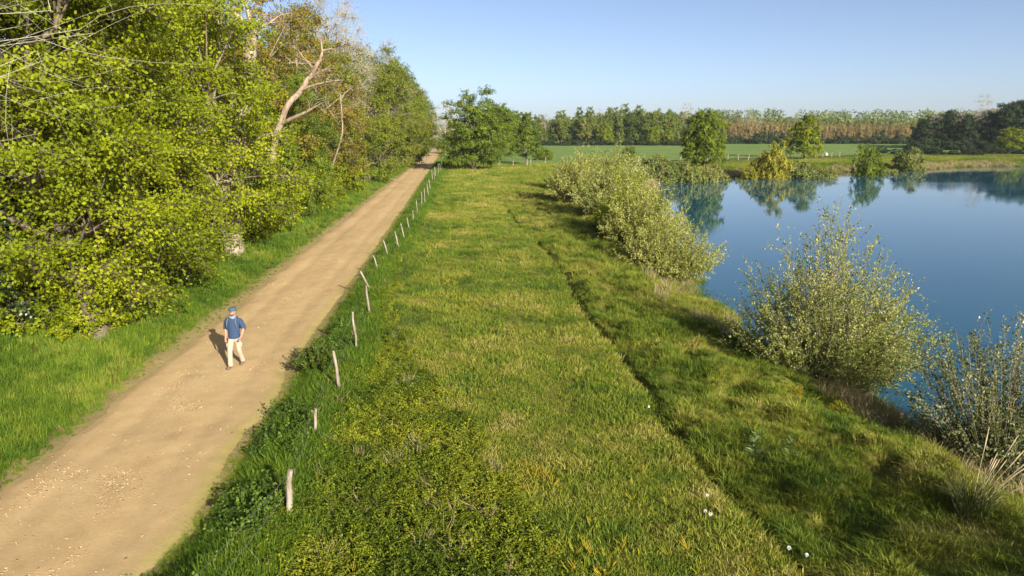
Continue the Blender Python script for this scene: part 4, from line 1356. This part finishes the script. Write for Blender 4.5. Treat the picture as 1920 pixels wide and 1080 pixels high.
far_fence('post_fence', 'pale fence posts across the meadow corner beneath the broad oak', [(845, 318), (864, 317.5), (888, 316), (905, 316), (934, 315), (962, 313), (988, 311.5), (995, 311), (1022, 307.5)], 1.25, 53)
far_fence('post_fence', 'white posts behind the pond from the small bush to beyond the golden willow',
          [(1180, 304.5), (1197, 304), (1220, 303.3), (1242, 302.4), (1275, 301.5), (1305, 301), (1326, 300.6), (1346, 300.2), (1365, 299.5), (1384, 299.5), (1403, 299), (1424, 298.3), (1450, 297.5), (1480, 296.5), (1505, 295.8), (1529, 295), (1542, 295), (1559, 294.5), (1574, 294)], 1.25, 54, .10)
# white drum hanging at the fence
x, y = gp(1549, 294.4)
g = Geo()
a = np.linspace(0, PI, 9)
g.tube(np.stack([np.zeros(9), np.zeros(9), -np.cos(a) * .38], -1), np.sin(a) * .36 + .01, 12)
o = link('water_drum', g.mesh('water_drum', solid('white_plastic', [(.7, .7, .68), (.8, .8, .78)], 3, .5), True), None, (x, y, H1(x, y) + .62))
tag(o, 'small round white drum between the pale posts behind the pond', 'drum')

# ------------------------------------------------------------------ the walker
def skin_mesh(name, verts, edges, radii, mat, root=0, sub=2):
    me = bpy.data.meshes.new(name + '_cage')
    me.from_pydata(verts, edges, [])
    ob = bpy.data.objects.new(name + '_cage', me); COL.objects.link(ob)
    md = ob.modifiers.new('skin', 'SKIN'); md.use_smooth_shade = True
    if not me.skin_vertices:
        bpy.context.view_layer.objects.active = ob
        bpy.ops.mesh.customdata_skin_add()
    for k, rd in enumerate(radii):
        sv = me.skin_vertices[0].data[k]
        sv.radius = rd if isinstance(rd, tuple) else (rd, rd)
        sv.use_root = (k == root)
    ss = ob.modifiers.new('sub', 'SUBSURF'); ss.levels = sub; ss.render_levels = sub
    dg = bpy.context.evaluated_depsgraph_get()
    ev = ob.evaluated_get(dg)
    nm = bpy.data.meshes.new_from_object(ev)
    nm.name = name
    bpy.data.objects.remove(ob)
    nm.materials.clear(); nm.materials.append(mat)
    nm.polygons.foreach_set('use_smooth', np.ones(len(nm.polygons), bool))
    return nm


class Chain:
    def __init__(s): s.v = []; s.e = []; s.r = []

    def pt(s, co, rad, prev=None):
        s.v.append(co); s.r.append(rad)
        if prev is not None: s.e.append((prev, len(s.v) - 1))
        return len(s.v) - 1


M['skin'] = solid('skin', [(.33, .175, .115), (.40, .22, .15)], 20, .55)
M['shirt'] = solid('shirt_cloth', [(.022, .045, .095), (.032, .062, .125)], 25, .9, .4, 30)
M['trouser'] = solid('trouser_cloth', [(.33, .26, .185), (.41, .335, .25)], 12, .9, .5, 14)
M['cap'] = solid('cap_cloth', [(.04, .075, .12), (.055, .10, .15)], 30, .9)
M['scarf'] = solid('scarf_cloth', [(.13, .17, .21), (.20, .24, .28)], 30, .9)
M['boot'] = solid('boot_leather', [(.08, .055, .045), (.17, .13, .11)], 30, .7)
M['strap'] = solid('strap_web', [(.06, .065, .075), (.12, .12, .13)], 40, .8)
M['hair'] = solid('beard_hair', [(.035, .022, .015), (.07, .045, .03)], 60, .8)
M['eye'] = solid('eye_dark', [(.02, .015, .012), (.03, .02, .015)], 60, .3)

wx, wy = gp(444, 688)
body = Chain()
pel = body.pt((0, 0, .95), (.115, .085))
sp = body.pt((0, -.005, 1.12), (.115, .085), pel)
ch = body.pt((0, .005, 1.32), (.130, .085), sp)
nb = body.pt((0, .015, 1.45), (.065, .055), ch)
nk = body.pt((.004, -.005, 1.53), (.056, .056), nb)
hb = body.pt((.008, -.020, 1.585), (.070, .078), nk)
hc = body.pt((.012, -.018, 1.645), (.078, .096), hb)
ht = body.pt((.012, -.008, 1.715), (.060, .075), hc)
nose = body.pt((.055, -.118, 1.625), (.012, .012), hc)
chin = body.pt((.038, -.085, 1.553), (.030, .028), hb)
er1 = body.pt((-.075, -.005, 1.63), (.012, .020), hc)
er2 = body.pt((.095, .005, 1.63), (.012, .020), hc)


def leg(b, sx, knee, ank, toe):
    h = b.pt((sx * .088, 0, .88), (.066, .070), pel if b is body else None)
    k = b.pt(knee, (.056, .058), h)
    c = b.pt(tuple(np.array(knee) * .62 + np.array(ank) * .38), (.052, .058), k)
    a = b.pt(ank, (.036, .042), c)
    b.pt(toe, (.036, .026), a)


KR, AR, TR = (-.100, -.14, .50), (-.095, -.18, .095), (-.110, -.34, .045)
KL, AL, TL = (.092, .03, .50), (.085, .24, .125), (.105, .10, .045)
leg(body, -1, KR, AR, TR)
leg(body, 1, KL, AL, TL)


def arm(b, sh, elb, wri, palm, fdir, thumb):
    s = b.pt((sh[0] * .93, sh[1], sh[2] - .035), (.046, .048), ch)
    e = b.pt(elb, (.043, .045), s)
    f = b.pt(tuple(np.array(elb) * .6 + np.array(wri) * .4), (.042, .043), e)
    w_ = b.pt(wri, (.028, .032), f)
    p_ = b.pt(palm, (.036, .022), w_)
    fd = np.array(fdir); sdv = np.cross(fd, np.array(thumb)); 
    for q in range(4):
        off = (q - 1.5) * .021
        b0 = np.array(palm) + np.array(thumb) * (-off) + fd * .03
        L = [.070, .082, .076, .058][q]
        k0 = b.pt(tuple(b0), .0095, p_)
        k1 = b.pt(tuple(b0 + fd * L * .5 - sdv * .006), .009, k0)
        b.pt(tuple(b0 + fd * L * .85 - sdv * .022), .0075, k1)
    t0 = b.pt(tuple(np.array(palm) + np.array(thumb) * .034 - fd * .015), .011, p_)
    b.pt(tuple(np.array(palm) + np.array(thumb) * .050 + fd * .030), .009, t0)


SR, ER, WR, PR = (-.185, .01, 1.415), (-.255, .05, 1.15), (-.240, -.03, .915), (-.235, -.055, .845)
SL, EL, WL, PL = (.185, .01, 1.415), (.275, .05, 1.16), (.262, -.10, .965), (.245, -.15, .905)
arm(body, SR, ER, WR, PR, (.05, -.25, -.96), (.0, -.968, .252))
arm(body, SL, EL, WL, PL, (-.30, -.42, -.86), (.0, -.898, .439))
person = link('person', skin_mesh('person', body.v, body.e, body.r, M['skin'], 0, 2))
person.location = (wx, wy, .012); person.rotation_euler = (0, 0, math.radians(-4))
tag(person, 'man in a blue shirt, cap and cream trousers walking on the sandy path', 'person')

def loft(g, rings, n=18, wob=0.0, seed=0):
    """closed sleeve of elliptical rings (centre, half width, half depth)"""
    r = R(seed); V = []
    for c_, a_, b_ in rings:
        ph = np.arange(n) * 2 * PI / n
        f = 1 + wob * np.interp(ph, np.linspace(0, 2 * PI, 9), np.r_[r.normal(0, 1, 8), 0])
        V.append(np.stack([c_[0] + a_ * np.cos(ph) * f, c_[1] + b_ * np.sin(ph) * f, np.full(n, c_[2])], -1))
    m = len(rings); i_ = np.arange(m - 1)[:, None]; j_ = np.arange(n)[None]; k_ = (j_ + 1) % n
    g.add(np.array(V).reshape(-1, 3), np.stack([i_ * n + j_, i_ * n + k_, (i_ + 1) * n + k_, (i_ + 1) * n + j_], -1).reshape(-1, 4))


g = Geo()
loft(g, [((0, .0, .865), .168, .128), ((0, 0, .90), .172, .134), ((0, -.005, 1.0), .166, .132), ((0, -.01, 1.10), .165, .130), ((0, -.005, 1.22), .178, .138),
         ((0, 0, 1.32), .190, .140), ((0, .005, 1.39), .188, .128), ((0, .010, 1.44), .160, .105), ((0, .012, 1.475), .115, .085), ((0, .012, 1.50), .075, .070)], 20, .018, 5)
for S_, E_, W_ in ((SR, ER, WR), (SL, EL, WL)):
    S_, E_, W_ = np.array(S_), np.array(E_), np.array(W_)
    P = [S_ * np.array((.55, 1, 1)) + np.array((0, 0, -.025)), S_ * np.array((.94, 1, 1)) + np.array((0, 0, -.028)), S_ * .72 + E_ * .28, S_ * .4 + E_ * .6, E_, E_ * .84 + W_ * .16]
    g.tube(np.array(P), [.062, .076, .075, .071, .066, .064], 12)
    g.tube(np.array([E_ * .90 + W_ * .10, E_ * .82 + W_ * .18]), [.069, .068], 12)        # rolled cuff
link('shirt', g.mesh('shirt', M['shirt'], True), person)
c = Chain()
p0 = c.pt((0, 0, .93), (.140, .108))
pq = c.pt((0, -.005, 1.0), (.125, .095), p0)
for sx, K, A in ((-1, KR, AR), (1, KL, AL)):
    h = c.pt((sx * .092, 0, .83), (.094, .108), p0)
    t = c.pt(tuple(np.array((sx * .098, 0, .86)) * .45 + np.array(K) * .55), (.086, .092), h)
    k = c.pt(K, (.073, .078), t)
    s2 = c.pt(tuple(np.array(K) * .5 + np.array(A) * .5), (.068, .074), k)
    a2 = c.pt(tuple(np.array(A) * .93 + np.array(K) * .07), (.070, .078), s2)
    c.pt(tuple(np.array(A) + np.array((0, .005, -.055))), (.070, .078), a2)
link('trousers', skin_mesh('trousers', c.v, c.e, c.r, M['trouser'], 0, 2), person)
# cargo pockets
for sx, K in ((-1, KR), (1, KL)):
    q = np.array((sx * .098, 0, .86)) * .45 + np.array(K) * .55 + np.array((sx * .085, 0, 0))
    c = Chain(); a = c.pt(tuple(q + np.array((0, 0, .08))), (.025, .055)); c.pt(tuple(q - np.array((0, 0, .08))), (.028, .06), a)
    link('cargo_pocket', skin_mesh('cargo_pocket', c.v, c.e, c.r, M['trouser'], 0, 1), person)
for A, T_ in ((AR, TR), (AL, TL)):
    c = Chain(); A = np.array(A); T_ = np.array(T_)
    a = c.pt(tuple(A + np.array((0, .01, .03))), (.050, .055)); h = c.pt(tuple(A + np.array((0, .035, -.045))), (.048, .046), a)
    md_ = c.pt(tuple((A + T_) / 2 + np.array((0, 0, -.012))), (.052, .042), h); c.pt(tuple(T_ + np.array((0, -.03, .0))), (.050, .034), md_)
    link('boot', skin_mesh('boot', c.v, c.e, c.r, M['boot'], 0, 2), person)
# flat cap: low crown and a peak
g = Geo()
loft(g, [((.012, -.002, 1.672), .084, .104), ((.012, -.006, 1.690), .096, .116), ((.012, -.010, 1.715), .108, .128), ((.012, -.006, 1.740), .104, .124), ((.012, .0, 1.762), .082, .100), ((.012, .004, 1.774), .045, .055), ((.012, .005, 1.777), .004, .005)], 18, .015, 6)
link('cap', g.mesh('cap', M['cap'], True), person)
g = Geo(); n = 11; V = []
for k in range(n):
    an = PI * k / (n - 1)
    for rr_, zz in ((.080, 1.692), (.122, 1.676)):
        d2 = np.array((math.cos(an) * .80, -math.sin(an)))
        dr = math.radians(26); d2 = np.array((d2[0] * math.cos(dr) - d2[1] * math.sin(dr), d2[0] * math.sin(dr) + d2[1] * math.cos(dr)))
        V.append((.012 + d2[0] * rr_, -.01 + d2[1] * rr_, zz)); V.append((.012 + d2[0] * rr_, -.01 + d2[1] * rr_, zz + .010))
Fq = []
for k in range(n - 1):
    a0 = k * 4; b0 = a0 + 4
    Fq += [[a0, a0 + 2, b0 + 2, b0], [a0 + 1, b0 + 1, b0 + 3, a0 + 3], [a0 + 2, a0 + 3, b0 + 3, b0 + 2]]
g.add(V, Fq)
link('cap_peak', g.mesh('cap_peak', M['cap'], True), person)
an = np.linspace(0, 2 * PI, 17)
for k, (zz, rr_) in enumerate(((1.475, .088), (1.505, .080), (1.53, .072))):
    g = Geo(); g.tube(np.stack([np.cos(an) * rr_, -.005 + np.sin(an) * rr_ * .95, zz + .012 * np.sin(an * 2 + k)], -1), .026, 7)
    link('scarf', g.mesh('scarf', M['scarf'], True), person)
# beard, brows, eyes, mouth (head turned a little to his left)
c = Chain(); a = c.pt((-.045, -.06, 1.59), .016); b2 = c.pt((.0, -.098, 1.556), .022, a); d3 = c.pt((.045, -.108, 1.552), .022, b2); c.pt((.085, -.07, 1.59), .016, d3)
link('beard', skin_mesh('beard', c.v, c.e, c.r, M['hair'], 0, 1), person)
for ex, ey in ((.015, -.112), (.078, -.095)):
    g = Geo(); a8 = np.linspace(0, PI, 6)
    g.tube(np.stack([ex + 0 * a8, ey + 0 * a8, 1.645 - np.cos(a8) * .008], -1), np.sin(a8) * .007 + .001, 6)
    link('eye', g.mesh('eye', M['eye'], True), person)
    g = Geo(); g.tube([(ex - .016, ey + .004, 1.658), (ex, ey, 1.661), (ex + .016, ey + .006, 1.658)], .0035, 5)
    link('eyebrow', g.mesh('eyebrow', M['hair'], True), person)
g = Geo(); g.tube([(.022, -.104, 1.583), (.040, -.108, 1.582), (.058, -.100, 1.583)], .0045, 5)
link('mouth', g.mesh('mouth', solid('lip', [(.38, .16, .13), (.42, .19, .15)], 20, .5), True), person)

# backpack worn on his back
pack = bpy.data.objects.new('backpack', None); COL.objects.link(pack)
pack.location = person.location; pack.rotation_euler = person.rotation_euler
tag(pack, 'dark grey backpack worn by the walking man, only straps showing', 'backpack')
c = Chain(); a = c.pt((0, .20, 1.02), (.115, .085)); b2 = c.pt((0, .215, 1.20), (.13, .10), a); c.pt((0, .20, 1.38), (.11, .075), b2)
link('bag', skin_mesh('bag', c.v, c.e, c.r, M['strap'], 0, 2), pack)
for sx in (-1, 1):
    P = np.array([(sx * .10, .13, 1.44), (sx * .105, .04, 1.505), (sx * .112, -.075, 1.455), (sx * .122, -.145, 1.35), (sx * .145, -.120, 1.22), (sx * .175, -.02, 1.10), (sx * .12, .13, 1.04)])
    tt = np.linspace(0, 6, 25); Q = np.stack([np.interp(tt, np.arange(7), P[:, q]) for q in range(3)], -1)
    g = Geo(); wv = np.array((.022, 0, 0)); V = []
    for q in Q: V += [tuple(q - wv), tuple(q + wv), tuple(q + wv + np.array((0, -.012, .006))), tuple(q - wv + np.array((0, -.012, .006)))]
    Fq = []
    for k in range(24):
        for j in range(4): Fq.append([k * 4 + j, k * 4 + (j + 1) % 4, k * 4 + 4 + (j + 1) % 4, k * 4 + 4 + j])
    g.add(V, Fq); link('shoulder_strap', g.mesh('shoulder_strap', M['strap']), pack)
# dark object in his left hand
c = Chain(); q = np.array(PL) + np.array((-.03, -.035, -.05))
a = c.pt(tuple(q + np.array((.03, .02, .05))), (.022, .03)); c.pt(tuple(q - np.array((.03, .02, .05))), (.026, .034), a)
o = link('pouch', skin_mesh('pouch', c.v, c.e, c.r, M['strap'], 0, 1)); o.location = person.location; o.rotation_euler = person.rotation_euler
tag(o, 'small dark pouch held in the walking man left hand', 'pouch')

# ------------------------------------------------------------------ single plants on the bank
def seed_tuft(x, y, label):
    root = bpy.data.objects.new('grass_tussock', None); COL.objects.link(root); root.location = (x, y, H1(x, y))
    link('blades', tuft(701, 420, .95, .30, .012, .55, leaf_mat('tussock_blade', [(.05, .075, .02), (.11, .13, .03), (.22, .21, .08)], .2)), root)
    r = R(702); g = Geo()
    for k in range(16):
        an = r.uniform(-.9, 1.1); L = r.uniform(1.2, 1.9); pol = r.uniform(.35, .95)
        e = np.array((math.cos(an) * math.sin(pol), math.sin(an) * math.sin(pol) * .6 + .1, math.cos(pol))) * L
        P = bez(np.zeros(3), e * .55 + np.array((0, 0, .15)), e, 7)
        g.tube(P, np.linspace(.006, .003, 7), 3)
        g.tube(P[4:], np.array([.005, .016, .006]), 4)
    link('seed_heads', g.mesh('seed_heads', M['dry'] if False else solid('straw', [(.32, .25, .13), (.45, .37, .22)], 9, .9)), root)
    tag(root, label, 'grass tussock')


x, y = gp(1815, 985, -.3)
seed_tuft(x, y, 'large grass tussock with arching pale seed stalks near the lower right corner')


def thistle(x, y, label, s):
    root = bpy.data.objects.new('thistle', None); COL.objects.link(root); root.location = (x, y, H1(x, y)); root.scale = (s, s, s)
    r = R(711); g = Geo(); g.tube([(0, 0, 0), (.01, 0, .35), (0, .02, .75)], [.015, .012, .006], 5)
    link('stem', g.mesh('thistle_stem', M['nettle']), root)
    g = Geo(); n = 60
    t = r.uniform(.1, 1, n); an = r.uniform(0, 6.28, n)
    P = np.stack([.0 * t, .0 * t, .75 * t], -1); A = np.stack([np.cos(an), np.sin(an), .5 * np.ones(n)], -1)
    g.leaves(P, A, np.tile((0, 0, 1.), (n, 1)) + r.normal(0, .3, (n, 3)), .30 * (1.1 - t * .7), r.uniform(.3, 1, n), 3.5)
    link('leaves', g.mesh('thistle_leaves', leaf_mat('thistle_leaf', [(.10, .15, .05), (.22, .27, .10)], .15)), root)
    tag(root, label, 'thistle')


x, y = gp(1412, 878, -.1); thistle(x, y, 'upright grey green thistle on the bank right of the trail', 1.0)
x, y = gp(1478, 872, -.1); thistle(x, y, 'smaller thistle just right of the upright thistle', .75)
for k, (px, py) in enumerate(((1322, 965), (1318, 1000), (1328, 1006), (1474, 1074), (1508, 1072), (1214, 790))):
    x, y = gp(px, py)
    root = bpy.data.objects.new('dandelion_clock', None); COL.objects.link(root); root.location = (x, y, H1(x, y))
    g = Geo(); g.tube([(0, 0, 0), (.01, 0, .18), (.015, .01, .33)], .004, 4); link('stalk', g.mesh('stalk', M['lush']), root)
    r = R(720 + k); g = Geo(); d = r.normal(0, 1, (60, 3)); d /= np.linalg.norm(d, axis=1)[:, None]
    c0 = np.array((.015, .01, .35))
    g.segs(np.tile(c0, (60, 1)), c0 + d * .032, .002, .004)
    link('seed_head', g.mesh('seed_head', solid('seed_fluff', [(.6, .6, .56), (.75, .75, .7)], 9, .9)), root)
    tag(root, 'white fluffy dandelion clock in the grass beside the lower end of the trail', 'dandelion', 'dandelion clocks by the trail')
